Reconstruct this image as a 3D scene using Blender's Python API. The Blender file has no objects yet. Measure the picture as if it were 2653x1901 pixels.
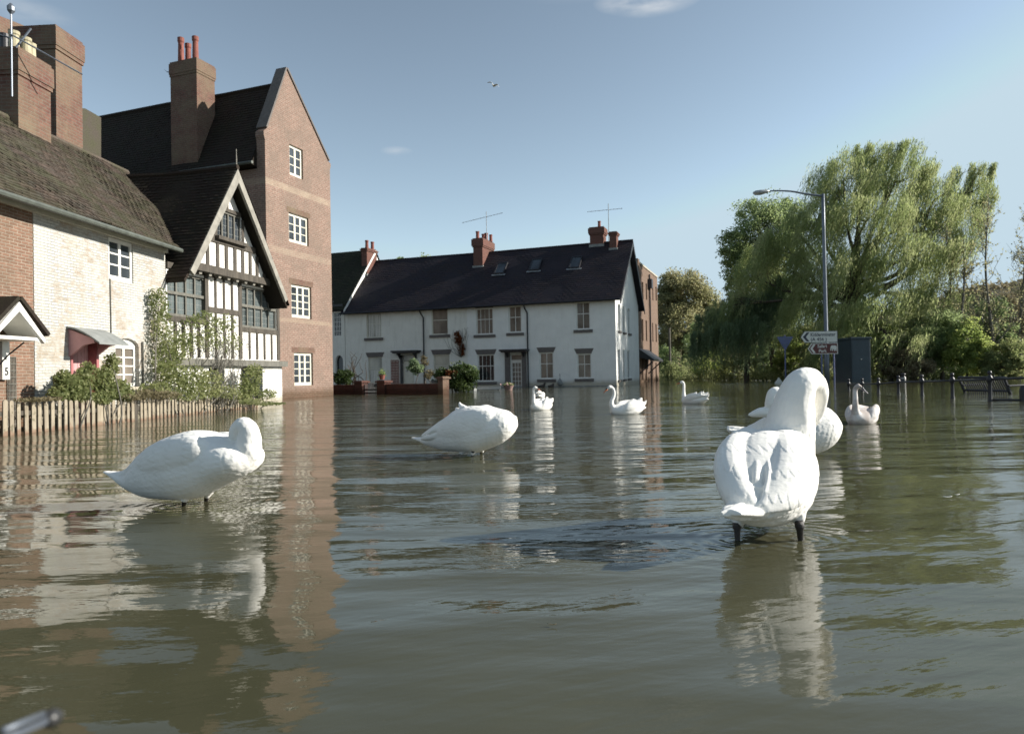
import bpy, bmesh, math, random
import numpy as np
from mathutils import Vector, Matrix, noise as mnoise
from mathutils.geometry import tessellate_polygon
R = math.radians
random.seed(7); rng = np.random.default_rng(7)
scene = bpy.context.scene
col = scene.collection

# ---------------------------------------------------------------- camera
CAM = np.array([0, 0, .76]); FP = 1860.; CX, CY = 1326.5, 950.5
TH = math.atan(19.5 / FP); RO = .018
cf = np.array([0, math.cos(TH), math.sin(TH)])
cr = np.array([math.cos(RO), 0, -math.sin(RO)])
cr = cr - cf * np.dot(cr, cf); cr /= np.linalg.norm(cr); cu = np.cross(cr, cf)
cam_d = bpy.data.cameras.new("camera"); cam = bpy.data.objects.new("camera", cam_d); col.objects.link(cam)
cam.matrix_world = Matrix(((cr[0], cu[0], -cf[0], CAM[0]), (cr[1], cu[1], -cf[1], CAM[1]), (cr[2], cu[2], -cf[2], CAM[2]), (0, 0, 0, 1)))
cam_d.sensor_width = 36; cam_d.lens = 36 * FP / 2653; cam_d.clip_start = .05; cam_d.clip_end = 3000
cam_d.dof.use_dof = True; cam_d.dof.focus_distance = 4.2; cam_d.dof.aperture_fstop = 5.0
scene.camera = cam

# ---------------------------------------------------------------- world, sun, exposure
SUN_EL, SUN_AZ = 24., 3.          # azimuth measured from +X towards +Y
w = bpy.data.worlds.new("World"); scene.world = w; w.use_nodes = True
nt = w.node_tree; bg = nt.nodes["Background"]
sky = nt.nodes.new("ShaderNodeTexSky"); sky.sky_type = 'NISHITA'; sky.sun_disc = False
sky.sun_elevation = R(SUN_EL); sky.sun_rotation = R(90 - SUN_AZ)
sky.altitude = 50; sky.air_density = 1.0; sky.dust_density = .15; sky.ozone_density = 2.0
# thin wisps of cloud in the world direction space
tc = nt.nodes.new("ShaderNodeTexCoord"); mp = nt.nodes.new("ShaderNodeMapping"); mp.inputs['Scale'].default_value = (5, 5, 16)
nz = nt.nodes.new("ShaderNodeTexNoise"); nz.inputs['Scale'].default_value = 1.3; nz.inputs['Detail'].default_value = 7
cl = nt.nodes.new("ShaderNodeValToRGB"); cl.color_ramp.elements[0].position = .70; cl.color_ramp.elements[1].position = .95
hs = nt.nodes.new("ShaderNodeHueSaturation"); hs.inputs['Saturation'].default_value = .58; hs.inputs['Hue'].default_value = .486
mx = nt.nodes.new("ShaderNodeMix"); mx.data_type = 'RGBA'
mx.inputs[7].default_value = (6.2, 6.4, 6.6, 1)
gm = nt.nodes.new("ShaderNodeGamma"); gm.inputs[1].default_value = 1.4
nt.links.new(tc.outputs['Generated'], mp.inputs[0]); nt.links.new(mp.outputs[0], nz.inputs['Vector'])
acc = None      # a few separate wisps, each about its own compass direction
def raydir(px, py):
    v = Vector((0, math.cos(math.atan(19.5 / 1860)), math.sin(math.atan(19.5 / 1860)))) + Vector((1, 0, -.018)) * ((px - 1326.5) / 1860) - Vector((.018, -.0105, 1)) * ((py - 950.5) / 1860); return v.normalized()
for px, py, rad, am in ((1690, -5, .065, 1.), (1640, 2, .05, .9), (1028, 392, .022, .45), (70, 35, .05, .4), (1500, -160, .2, .6), (300, -260, .25, .6)):
    sb = nt.nodes.new("ShaderNodeVectorMath"); sb.operation = 'SUBTRACT'; sb.inputs[1].default_value = raydir(px, py); nt.links.new(tc.outputs['Generated'], sb.inputs[0])
    st_ = nt.nodes.new("ShaderNodeVectorMath"); st_.operation = 'MULTIPLY'; st_.inputs[1].default_value = (1, 1, 3.2); nt.links.new(sb.outputs[0], st_.inputs[0])
    le = nt.nodes.new("ShaderNodeVectorMath"); le.operation = 'LENGTH'; nt.links.new(st_.outputs[0], le.inputs[0])
    mr = nt.nodes.new("ShaderNodeMapRange"); mr.inputs[1].default_value = rad; mr.inputs[2].default_value = rad * .15; mr.inputs[3].default_value = 0; mr.inputs[4].default_value = am; nt.links.new(le.outputs['Value'], mr.inputs[0])
    if acc is None: acc = mr.outputs[0]
    else:
        ad = nt.nodes.new("ShaderNodeMath"); ad.operation = 'MAXIMUM'; nt.links.new(acc, ad.inputs[0]); nt.links.new(mr.outputs[0], ad.inputs[1]); acc = ad.outputs[0]
cl.color_ramp.elements[0].position = .36; cl.color_ramp.elements[1].position = .68; nz.inputs['Scale'].default_value = 3.
nt.links.new(nz.outputs[0], cl.inputs[0]); ml = nt.nodes.new("ShaderNodeMath"); ml.operation = 'MULTIPLY'; nt.links.new(acc, ml.inputs[0]); nt.links.new(cl.outputs[0], ml.inputs[1]); nt.links.new(ml.outputs[0], mx.inputs[0])
nt.links.new(sky.outputs[0], hs.inputs['Color']); nt.links.new(hs.outputs[0], gm.inputs[0]); cap = nt.nodes.new('ShaderNodeMix'); cap.data_type = 'RGBA'; cap.blend_type = 'DARKEN'; cap.inputs[0].default_value = 1; cap.inputs[7].default_value = (4.5, 5.7, 6.5, 1); sc_ = nt.nodes.new('ShaderNodeMix'); sc_.data_type = 'RGBA'; sc_.blend_type = 'MULTIPLY'; sc_.inputs[0].default_value = 1; sc_.inputs[7].default_value = (.78, .765, .74, 1); nt.links.new(gm.outputs[0], sc_.inputs[6]); nt.links.new(sc_.outputs[2], cap.inputs[6]); nt.links.new(cap.outputs[2], mx.inputs[6])
nt.links.new(mx.outputs[2], bg.inputs[0]); bg.inputs[1].default_value = .06
sd = bpy.data.lights.new("sun", 'SUN'); sd.energy = 3.9; sd.angle = R(.53); sd.color = (1, .945, .86)
so = bpy.data.objects.new("sun", sd); col.objects.link(so)
sv = Vector((math.cos(R(SUN_EL)) * math.cos(R(SUN_AZ)), math.cos(R(SUN_EL)) * math.sin(R(SUN_AZ)), math.sin(R(SUN_EL))))
so.rotation_euler = sv.to_track_quat('Z', 'Y').to_euler(); so.location = (40, 0, 30)
vs = scene.view_settings; vs.view_transform = 'Standard'; vs.look = 'None'; vs.exposure = 1.05; vs.gamma = 1
scene.render.engine = 'CYCLES'
scene.render.resolution_x = 1024; scene.render.resolution_y = 733

# ---------------------------------------------------------------- picking points of the place from the view
def ray(px, py): return cf + (px - CX) / FP * cr - (py - CY) / FP * cu
def gz(px, py, z=0.):
    d = ray(px, py); return CAM + d * ((z - CAM[2]) / d[2])
def at(px, py, Y):
    d = ray(px, py); return CAM + d * (Y / d[1])
class Fac:
    "a vertical facade: local x to the right along the wall, local y into the building, z up"
    def __init__(s, P, g):
        g = np.array(g, float); g /= np.linalg.norm(g)
        s.P = np.array([P[0], P[1], 0.]); s.g = np.array([g[0], g[1], 0]); s.n = np.array([-g[1], g[0], 0])
    def loc(s, px, py, y=0.):
        d = ray(px, py); o = CAM - s.P; t = (y - o @ s.n) / (d @ s.n); q = o + d * t
        return q @ s.g, q[2]
    def slope(s, px, py, p, nrm):
        d = ray(px, py); o = CAM - s.P
        dl = np.array([d @ s.g, d @ s.n, d[2]]); ol = np.array([o @ s.g, o @ s.n, CAM[2]])
        t = ((np.array(p) - ol) @ np.array(nrm)) / (dl @ np.array(nrm)); return ol + dl * t
    def rect(s, xl, xr, yt, yb, y=0.):
        ym = (yt + yb) / 2; xm = (xl + xr) / 2
        return s.loc(xl, ym, y)[0], s.loc(xr, ym, y)[0], s.loc(xm, yb, y)[1], s.loc(xm, yt, y)[1]   # x0,x1,z0,z1
    def world(s, x, y, z): return s.P + s.g * x + s.n * y + np.array([0, 0, z])
    def empty(s, name):
        o = bpy.data.objects.new(name, None); col.objects.link(o); o.empty_display_size = .5
        o.location = s.P; o.rotation_euler = (0, 0, math.atan2(s.g[1], s.g[0])); return o

def tag(o, label=None, cat=None, group=None, kind=None):
    if label: o["label"] = label
    if cat: o["category"] = cat
    if group: o["group"] = group
    if kind: o["kind"] = kind
    return o
def empty(name, loc, rz=0):
    o = bpy.data.objects.new(name, None); col.objects.link(o); o.location = loc; o.rotation_euler = (0, 0, rz); o.empty_display_size = .3
    return o

# ---------------------------------------------------------------- mesh builder
class MB:
    def __init__(s): s.v = []; s.f = []
    def add(s, vs, fs):
        n = len(s.v); s.v += [tuple(map(float, p)) for p in vs]; s.f += [tuple(i + n for i in q) for q in fs]; return s
    def box(s, x0, x1, y0, y1, z0, z1):
        return s.add([(x0, y0, z0), (x1, y0, z0), (x1, y1, z0), (x0, y1, z0), (x0, y0, z1), (x1, y0, z1), (x1, y1, z1), (x0, y1, z1)],
                     [(0, 3, 2, 1), (4, 5, 6, 7), (0, 1, 5, 4), (1, 2, 6, 5), (2, 3, 7, 6), (3, 0, 4, 7)])
    def prism(s, poly, a0, a1, holes=(), ax='y', hole_depth=None, back=True):
        "poly in (x,z) extruded along y, or (y,z) extruded along x"
        P = (lambda u, v, a: (u, a, v)) if ax == 'y' else (lambda u, v, a: (a, u, v))
        polys = [list(poly)] + [list(h) for h in holes]
        flat = [p for q in polys for p in q]
        tris = tessellate_polygon([[Vector((p[0], p[1], 0)) for p in q] for q in polys])
        s.add([P(p[0], p[1], a0) for p in flat], [tuple(t) for t in tris])
        if back: 
            if holes: t2 = tessellate_polygon([[Vector((p[0], p[1], 0)) for p in poly]]); s.add([P(p[0], p[1], a1) for p in poly], [tuple(t) for t in t2])
            else: s.add([P(p[0], p[1], a1) for p in flat], [tuple(t) for t in tris])
        for k, q in enumerate(polys):
            d = a1 if k == 0 or hole_depth is None else hole_depth
            n = len(q); s.add([P(p[0], p[1], a0) for p in q] + [P(p[0], p[1], d) for p in q], [(i, (i + 1) % n, n + (i + 1) % n, n + i) for i in range(n)])
        return s
    def tube(s, pts, rad, n=8, cap=True):
        pts = [Vector(p) for p in pts]; N = len(pts)
        if not hasattr(rad, '__len__'): rad = [rad] * N
        up = Vector((0, 0, 1)); rings = []; a = None
        for i, p in enumerate(pts):
            t = (pts[min(i + 1, N - 1)] - pts[max(i - 1, 0)]).normalized()
            if a is None:
                a = t.cross(up); a = a if a.length > .05 else t.cross(Vector((0, 1, 0))); a.normalize()
            else:
                a = a - t * a.dot(t); a.normalize()
            b = t.cross(a)
            rings.append([p + (a * math.cos(2 * math.pi * k / n) + b * math.sin(2 * math.pi * k / n)) * rad[i] for k in range(n)])
        vs = [q for r in rings for q in r]; fs = []
        for i in range(N - 1):
            for k in range(n): fs.append((i * n + k, i * n + (k + 1) % n, (i + 1) * n + (k + 1) % n, (i + 1) * n + k))
        if cap: fs += [tuple(range(n))[::-1], tuple(range((N - 1) * n, N * n))]
        return s.add(vs, fs)
    def lathe(s, prof, cx=0, cy=0, n=14, z0=0):
        N = len(prof); vs = [(cx + r * math.cos(2 * math.pi * k / n), cy + r * math.sin(2 * math.pi * k / n), z0 + z) for r, z in prof for k in range(n)]
        fs = [(i * n + k, i * n + (k + 1) % n, (i + 1) * n + (k + 1) % n, (i + 1) * n + k) for i in range(N - 1) for k in range(n)]
        fs += [tuple(range(n))[::-1], tuple(range((N - 1) * n, N * n))]
        return s.add(vs, fs)
    def sections(s, secs, n=20, e=1.0):
        "secs: (center, axis_a*ra, axis_b*rb)"
        vs = []; N = len(secs)
        for c, a, b in secs:
            c, a, b = Vector(c), Vector(a), Vector(b)
            for k in range(n):
                t = 2 * math.pi * k / n; ct, st = math.cos(t), math.sin(t)
                ct = math.copysign(abs(ct) ** e, ct); st = math.copysign(abs(st) ** e, st)
                vs.append(c + a * ct + b * st)
        fs = [(i * n + k, i * n + (k + 1) % n, (i + 1) * n + (k + 1) % n, (i + 1) * n + k) for i in range(N - 1) for k in range(n)]
        fs += [tuple(range(n))[::-1], tuple(range((N - 1) * n, N * n))]
        return s.add(vs, fs)
    def tiles(s, o, du, dv, w, h, jit=.006, lip=.014, wav=.02, seed=0, clip=None):
        "tiled slope: o bottom-left corner, du vector along the eave, dv vector up the slope; every tile its own raised quad"
        o, du, dv = Vector(o), Vector(du), Vector(dv); rr = random.Random(seed)
        nu = max(1, round(du.length / w)); nv = max(1, round(dv.length / h)); nrm = du.cross(dv).normalized()
        if nrm.z < 0: nrm = -nrm
        for j in range(nv):
            sh = .5 * (j % 2)
            for i in range(-1 if sh else 0, nu):
                u0 = max(0, (i + sh) / nu); u1 = min(1, (i + 1 + sh) / nu); v0 = j / nv; v1 = (j + 1.04) / nv
                if u1 - u0 < 1e-4: continue
                um = (u0 + u1) / 2; vm = (j + .5) / nv
                if clip and not clip(um, vm): continue
                wz = wav * mnoise.noise(Vector((um * du.length * .5, vm * dv.length * .5, seed * 3.1)))
                a, b = rr.uniform(-jit, jit), rr.uniform(-jit, jit); g = .002 / du.length; dz = rr.uniform(-.006, .006) / dv.length
                P = lambda u, v, hh: o + du * u + dv * v + nrm * (hh + wz)
                q = [P(u0 + g, v0 + dz, lip + a), P(u1 - g, v0 + dz, lip + b), P(u1 - g, v1, .001), P(u0 + g, v1, .001), P(u0 + g, v0 + dz, -.02), P(u1 - g, v0 + dz, -.02)]
                s.add(q, [(0, 1, 2, 3), (4, 5, 1, 0)])
        return s
    def build(s, name, mat, parent=None, smooth=False, bevel=0):
        me = bpy.data.meshes.new(name); me.from_pydata(s.v, [], s.f); me.validate()
        bm = bmesh.new(); bm.from_mesh(me); bmesh.ops.recalc_face_normals(bm, faces=bm.faces); bm.to_mesh(me); bm.free()
        o = bpy.data.objects.new(name, me); col.objects.link(o)
        if mat: me.materials.append(mat)
        if parent: o.parent = parent
        if smooth: me.polygons.foreach_set('use_smooth', [True] * len(me.polygons))
        if bevel:
            m = o.modifiers.new('b', 'BEVEL'); m.width = bevel; m.segments = 2; m.limit_method = 'ANGLE'
        return o
def cat_rom(P, m=4):
    P = [np.array(p, float) for p in P]; Q = [2 * P[0] - P[1]] + P + [2 * P[-1] - P[-2]]; out = []
    for i in range(1, len(Q) - 2):
        for k in range(m):
            t = k / m; a, b, c, d = Q[i - 1:i + 3]
            out.append(.5 * ((2 * b) + (-a + c) * t + (2 * a - 5 * b + 4 * c - d) * t * t + (-a + 3 * b - 3 * c + d) * t ** 3))
    out.append(P[-1]); return out

# ---------------------------------------------------------------- materials
def newmat(name):
    m = bpy.data.materials.new(name); m.use_nodes = True; return m, m.node_tree, m.node_tree.nodes["Principled BSDF"]
def N(nt, t, **kw):
    n = nt.nodes.new(t)
    for k, v in kw.items(): setattr(n, k, v)
    return n
def nse(nt, vec, scale, detail=5, rough=.55, mapscale=None):
    n = N(nt, "ShaderNodeTexNoise"); n.inputs['Scale'].default_value = scale; n.inputs['Detail'].default_value = detail; n.inputs['Roughness'].default_value = rough
    if mapscale:
        m = N(nt, "ShaderNodeMapping"); m.inputs['Scale'].default_value = mapscale; nt.links.new(vec, m.inputs[0]); vec = m.outputs[0]
    nt.links.new(vec, n.inputs['Vector']); return n.outputs[0]
def ramp(nt, fac, stops):
    r = N(nt, "ShaderNodeValToRGB"); e = r.color_ramp.elements
    while len(e) < len(stops): e.new(.5)
    for i, (p, c) in enumerate(stops): e[i].position = p; e[i].color = (c, c, c, 1) if not hasattr(c, '__len__') else (*c, 1)
    nt.links.new(fac, r.inputs[0]); return r.outputs[0]
def mix(nt, fac, a, b, mode='MIX'):
    m = N(nt, "ShaderNodeMix", data_type='RGBA', blend_type=mode)
    for k, v in ((0, fac), (6, a), (7, b)):
        if hasattr(v, 'links') or hasattr(v, 'is_linked'): nt.links.new(v, m.inputs[k])
        else: m.inputs[k].default_value = v if k == 0 else (*v[:3], 1)
    return m.outputs[2]
def bump(nt, bsdf, h, dist=.01, strength=1., prev=None):
    b = N(nt, "ShaderNodeBump"); b.inputs['Distance'].default_value = dist; b.inputs['Strength'].default_value = strength
    nt.links.new(h, b.inputs['Height'])
    if prev: nt.links.new(prev, b.inputs['Normal'])
    if bsdf: nt.links.new(b.outputs[0], bsdf.inputs['Normal'])
    return b.outputs[0]
def objc(nt): return N(nt, "ShaderNodeTexCoord").outputs['Object']
def simple(name, c, rough=.6, metal=0, var=.25, scale=6, bd=0.003, spec=.5, map3=None):
    m, nt, b = newmat(name); v = objc(nt)
    n = nse(nt, v, scale, 6, .6, map3); lo = tuple(x * (1 - var) for x in c); hi = tuple(min(1, x * (1 + var)) for x in c)
    nt.links.new(ramp(nt, n, [(.3, lo), (.7, hi)]), b.inputs['Base Color']); b.inputs['Roughness'].default_value = rough; b.inputs['Metallic'].default_value = metal
    b.inputs['Specular IOR Level'].default_value = spec
    if bd: bump(nt, b, nse(nt, v, scale * 6, 4), bd)
    return m
def wallvec(nt):
    v = objc(nt); sp = N(nt, "ShaderNodeSeparateXYZ"); nt.links.new(v, sp.inputs[0])
    ad = N(nt, "ShaderNodeMath", operation='ADD'); nt.links.new(sp.outputs[0], ad.inputs[0]); nt.links.new(sp.outputs[1], ad.inputs[1])
    cb = N(nt, "ShaderNodeCombineXYZ"); nt.links.new(ad.outputs[0], cb.inputs[0]); nt.links.new(sp.outputs[2], cb.inputs[1]); return cb.outputs[0], v, sp.outputs[2]
def tide(nt, c, z, v3, h=.30, k=.5):
    n1 = N(nt, "ShaderNodeMath", operation='MULTIPLY_ADD'); n1.inputs[1].default_value = -.30; nt.links.new(nse(nt, v3, 3.5, 6, .65), n1.inputs[0]); nt.links.new(z, n1.inputs[2])
    f = ramp(nt, n1.outputs[0], [(0., 1.), (h - .12, .35), (h, 0.)]); m = N(nt, "ShaderNodeMix", data_type='RGBA', blend_type='MULTIPLY'); nt.links.new(f, m.inputs[0]); nt.links.new(c, m.inputs[6]); m.inputs[7].default_value = (k, k * .92, k * .78, 1); return m.outputs[2]
def brick(name, c1, c2, mortar, bw=.225, bh=.075, ms=.012, dirt=(.12, .1, .07), paint=None, band=None, dirtamt=.5, distort=.004):
    m, nt, b = newmat(name); v, v3, z = wallvec(nt)
    # slight irregularity of the courses
    nn = N(nt, "ShaderNodeTexNoise"); nn.inputs['Scale'].default_value = 2.5; nt.links.new(v, nn.inputs['Vector'])
    sb = N(nt, "ShaderNodeVectorMath", operation='SCALE'); sb.inputs['Scale'].default_value = distort * 8; nt.links.new(nn.outputs[1], sb.inputs[0])
    va = N(nt, "ShaderNodeVectorMath", operation='ADD'); nt.links.new(v, va.inputs[0]); nt.links.new(sb.outputs[0], va.inputs[1]); v = va.outputs[0]
    t = N(nt, "ShaderNodeTexBrick"); nt.links.new(v, t.inputs['Vector'])
    for k, x in (('Color1', (*c1, 1)), ('Color2', (*c2, 1)), ('Mortar', (*mortar, 1)), ('Scale', 1), ('Mortar Size', ms), ('Mortar Smooth', .3), ('Bias', -.1), ('Brick Width', bw), ('Row Height', bh)): t.inputs[k].default_value = x
    c = t.outputs['Color']
    c = mix(nt, ramp(nt, nse(nt, v, 9, 3), [(.35, .0), (.75, .45)]), c, tuple(x * .45 for x in c2))
    c = mix(nt, ramp(nt, nse(nt, v, .9, 7, .65), [(.38, 0.), (.72, dirtamt)]), c, dirt)
    if paint:
        pn = nse(nt, v, 1.1, 9, .68); pn2 = nse(nt, v, 6.5, 5, .6, (1, 2.2, 1))
        ad = N(nt, "ShaderNodeMath", operation='MULTIPLY_ADD'); ad.inputs[1].default_value = .5; nt.links.new(pn2, ad.inputs[0]); nt.links.new(pn, ad.inputs[2])
        lo = ramp(nt, ad.outputs[0], [(paint[1], 0.), (paint[1] + .14, 1.)])
        # mortar joints and worn faces show through the wash
        jm = N(nt, 'ShaderNodeMath', operation='MULTIPLY'); nt.links.new(t.outputs['Fac'], jm.inputs[0]); nt.links.new(ramp(nt, nse(nt, v, .8, 5, .6), [(.34, .1), (.55, 1.)]), jm.inputs[1]); pc = mix(nt, jm.outputs[0], paint[0], tuple(x * .48 for x in paint[0]))
        pc = mix(nt, ramp(nt, nse(nt, v, 2.2, 6), [(.45, 0.), (.75, .35)]), pc, (.42, .40, .27))
        c = mix(nt, lo, c, pc)
    if band:   # paler string courses
        for z0, z1, cc, am in band:
            mr = N(nt, "ShaderNodeMapRange"); mr.inputs[1].default_value = z0 - .02; mr.inputs[2].default_value = z0 + .02; nt.links.new(z, mr.inputs[0])
            m2 = N(nt, "ShaderNodeMapRange"); m2.inputs[1].default_value = z1 + .02; m2.inputs[2].default_value = z1 - .02; nt.links.new(z, m2.inputs[0])
            mu = N(nt, "ShaderNodeMath", operation='MULTIPLY'); nt.links.new(mr.outputs[0], mu.inputs[0]); nt.links.new(m2.outputs[0], mu.inputs[1])
            m3 = N(nt, "ShaderNodeMath", operation='MULTIPLY'); nt.links.new(mu.outputs[0], m3.inputs[0]); nt.links.new(ramp(nt, nse(nt, v, 1.7, 5), [(.3, am * .3), (.6, am)]), m3.inputs[1])
            c = mix(nt, m3.outputs[0], c, cc)
    c = tide(nt, c, z, v3)
    nt.links.new(c, b.inputs['Base Color']); b.inputs['Roughness'].default_value = .9; b.inputs['Specular IOR Level'].default_value = .2
    inv = N(nt, "ShaderNodeMath", operation='SUBTRACT'); inv.inputs[0].default_value = 1; nt.links.new(t.outputs['Fac'], inv.inputs[1])
    b1 = bump(nt, None, inv.outputs[0], .006, .8); bump(nt, b, nse(nt, v3, 40, 4), .004, .6, b1)
    return m
def tilemat(name, cols, moss=(.09, .09, .04), mossamt=.6, rough=.85):
    m, nt, b = newmat(name); g = N(nt, "ShaderNodeNewGeometry"); v = objc(nt)
    n = len(cols); c = ramp(nt, g.outputs['Random Per Island'], [(i / (n - 1), x) for i, x in enumerate(cols)])
    c = mix(nt, ramp(nt, nse(nt, v, 1.6, 7, .65), [(.42, 0.), (.62, mossamt)]), c, moss)
    c = mix(nt, ramp(nt, nse(nt, v, 30, 4), [(.35, .5), (.65, 0.)]), c, tuple(x * .4 for x in cols[0]))
    nt.links.new(c, b.inputs['Base Color']); b.inputs['Roughness'].default_value = rough; b.inputs['Specular IOR Level'].default_value = .25
    bump(nt, b, nse(nt, v, 25, 5), .006); return m
def glassmat(name, c=(.03, .035, .04), rough=.04, spec=.6):
    m, nt, b = newmat(name); v = objc(nt)
    nt.links.new(ramp(nt, nse(nt, v, 1.3, 3, .5, (1, 1, .5)), [(.35, tuple(x * .6 for x in c)), (.65, tuple(x * 1.3 for x in c))]), b.inputs['Base Color'])
    b.inputs['Roughness'].default_value = rough; b.inputs['Specular IOR Level'].default_value = spec; bump(nt, b, nse(nt, v, 1.8, 1), .006); return m
def leafmat(name, cols, trans=.35, rough=.55):
    m, nt, b = newmat(name); g = N(nt, "ShaderNodeNewGeometry"); v = objc(nt); n = len(cols)
    ad = N(nt, "ShaderNodeMath", operation='MULTIPLY_ADD'); ad.inputs[1].default_value = .55; nt.links.new(g.outputs['Random Per Island'], ad.inputs[0])
    sc = N(nt, "ShaderNodeMath", operation='MULTIPLY_ADD'); sc.inputs[1].default_value = 1.5; sc.inputs[2].default_value = -.52; nt.links.new(nse(nt, v, .55, 3), sc.inputs[0]); nt.links.new(sc.outputs[0], ad.inputs[2])
    c = ramp(nt, ad.outputs[0], [(i / (n - 1), x) for i, x in enumerate(cols)])
    nt.links.new(c, b.inputs['Base Color']); b.inputs['Roughness'].default_value = rough; b.inputs['Specular IOR Level'].default_value = .3
    tr = N(nt, "ShaderNodeBsdfTranslucent"); nt.links.new(c, tr.inputs[0]); ms = N(nt, "ShaderNodeMixShader"); ms.inputs[0].default_value = min(.68, trans + .14)
    out = nt.nodes["Material Output"]; nt.links.new(b.outputs[0], ms.inputs[1]); nt.links.new(tr.outputs[0], ms.inputs[2]); nt.links.new(ms.outputs[0], out.inputs[0]); return m

M = {}
M['tower_brick'] = brick('tower_brick', (.28, .172, .132), (.22, .134, .102), (.35, .295, .245), dirt=(.17, .135, .108), dirtamt=.75,
                         band=[(8.05, 8.3, (.42, .35, .26), .45), (5.55, 5.8, (.42, .35, .26), .30), (2.95, 3.1, (.46, .38, .27), .3)])
M['cottage_brick'] = brick('cottage_brick', (.26, .145, .10), (.19, .11, .075), (.34, .28, .22), bh=.052, bw=.165, ms=.008)
M['white_brick'] = brick('white_brick', (.38, .32, .26), (.32, .25, .19), (.46, .43, .38), bh=.052, bw=.165, ms=.008, paint=((.50, .495, .47), .64), dirt=(.40, .39, .31), dirtamt=.5)
M['dark_brick'] = brick('dark_brick', (.17, .075, .05), (.12, .055, .04), (.2, .16, .12), dirt=(.08, .06, .05))
M['garden_brick'] = brick('garden_brick', (.15, .05, .035), (.11, .04, .03), (.13, .10, .085), dirt=(.06, .045, .04))
M['chimney_brick'] = brick('chimney_brick', (.175, .085, .066), (.13, .064, .05), (.17, .13, .105), dirt=(.2, .17, .11), dirtamt=.75)
M['white_pier'] = brick('white_pier', (.6, .5, .4), (.6, .5, .4), (.7, .66, .58), bh=.07, bw=.21, paint=((.80, .79, .74), .48), dirtamt=.2)
M['moss_tiles'] = tilemat('moss_tiles', [(.06, .047, .036), (.10, .075, .06), (.08, .072, .058), (.13, .095, .075)], (.075, .077, .042), .8)
M['dark_tiles'] = tilemat('dark_tiles', [(.022, .015, .012), (.036, .024, .018), (.028, .024, .018)], (.026, .026, .013), .5)
M['slate_tiles'] = tilemat('slate_tiles', [(.024, .019, .026), (.032, .025, .032), (.022, .020, .028), (.038, .026, .029)], (.035, .030, .026), .35, .75)
M['green_tiles'] = tilemat('green_tiles', [(.022, .022, .014), (.03, .03, .018)], (.025, .032, .014), .6)
def render_mat(name, c, streak):
    m, nt, b = newmat(name); v, v3, z = wallvec(nt); n = nse(nt, v3, 1.2, 7, .65); cc = ramp(nt, n, [(.3, tuple(x * .88 for x in c)), (.7, c)])
    cc = mix(nt, ramp(nt, nse(nt, v, 2.2, 6, .7, (2.4, .35, 1)), [(.50, 0.), (.80, streak)]), cc, (.33, .32, .25)); cc = mix(nt, ramp(nt, nse(nt, v, 14, 5), [(.55, 0.), (.8, streak * .6)]), cc, (.36, .35, .30))
    nt.links.new(tide(nt, cc, z, v3, .30, .62), b.inputs['Base Color']); b.inputs['Roughness'].default_value = .9; b.inputs['Specular IOR Level'].default_value = .2; bump(nt, b, nse(nt, v3, 22, 5), .012); return m
M['render_white'] = render_mat('render_white', (.82, .82, .78), .15)
M['render_old'] = render_mat('render_old', (.80, .79, .72), .35)
M['plaster'] = simple('plaster', (.70, .68, .63), .9, var=.06, scale=2, bd=.004, spec=.2)
M['timber'] = simple('timber', (.065, .055, .042), .8, var=.45, scale=5, bd=.01, map3=(3, 3, .5))
M['timber_grey'] = simple('timber_grey', (.13, .125, .105), .8, var=.3, scale=5, bd=.008, map3=(2, 2, .6))
M['barge'] = simple('barge', (.25, .235, .20), .75, var=.25, scale=5, bd=.005)
M['white_paint'] = simple('white_paint', (.72, .71, .66), .5, var=.08, scale=5, bd=.001)
M['cream_paint'] = simple('cream_paint', (.62, .60, .50), .5, var=.1, scale=5, bd=.001)
M['lintel'] = simple('lintel', (.13, .115, .105), .85, var=.2, scale=8)
M['black_paint'] = simple('black_paint', (.018, .018, .022), .45, var=.3, scale=8, bd=.001)
M['gutter'] = simple('gutter', (.09, .10, .085), .5, var=.3, scale=5, bd=.001)
M['pink_paint'] = simple('pink_paint', (.55, .30, .30), .6, var=.12, scale=4)
M['red_paint'] = simple('red_paint', (.34, .12, .12), .6, var=.2, scale=4)
M['lead'] = simple('lead', (.22, .23, .22), .6, var=.25, scale=5)
M['pot_red'] = simple('pot_red', (.22, .07, .05), .8, var=.25, scale=7)
M['pot_cream'] = simple('pot_cream', (.40, .36, .24), .8, var=.2, scale=7)
M['alu'] = simple('alu', (.35, .36, .36), .4, .6, var=.2, scale=9, bd=0)
M['galv'] = simple('galv', (.13, .15, .18), .45, .35, var=.15, scale=3, bd=.001)
M['stone'] = simple('stone', (.42, .38, .30), .9, var=.2, scale=7, bd=.004)
M['glass'] = glassmat('glass', (.05, .06, .07)); M['glass_dark'] = glassmat('glass_dark', (.018, .02, .025))
M['glass_taupe'] = glassmat('glass_taupe', (.20, .17, .14), .08, .4); M['glass_curtain'] = glassmat('glass_curtain', (.42, .40, .33), .1, .4)
M['glass_lead'] = glassmat('glass_lead', (.10, .12, .12), .2, .5)
M['bark'] = simple('bark', (.07, .055, .04), .9, var=.4, scale=4, bd=.02, map3=(3, 3, .7))
M['bark_grey'] = simple('bark_grey', (.13, .12, .10), .9, var=.3, scale=4)
M['willow'] = leafmat('willow', [(.20, .26, .10), (.31, .37, .15), (.42, .46, .22), (.54, .54, .31)], .55)
M['willow_dark'] = leafmat('willow_dark', [(.15, .21, .12), (.22, .29, .16), (.30, .37, .20)], .55)
M['leaf_green'] = leafmat('leaf_green', [(.18, .25, .10), (.27, .34, .15), (.38, .44, .22)], .55)
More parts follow.
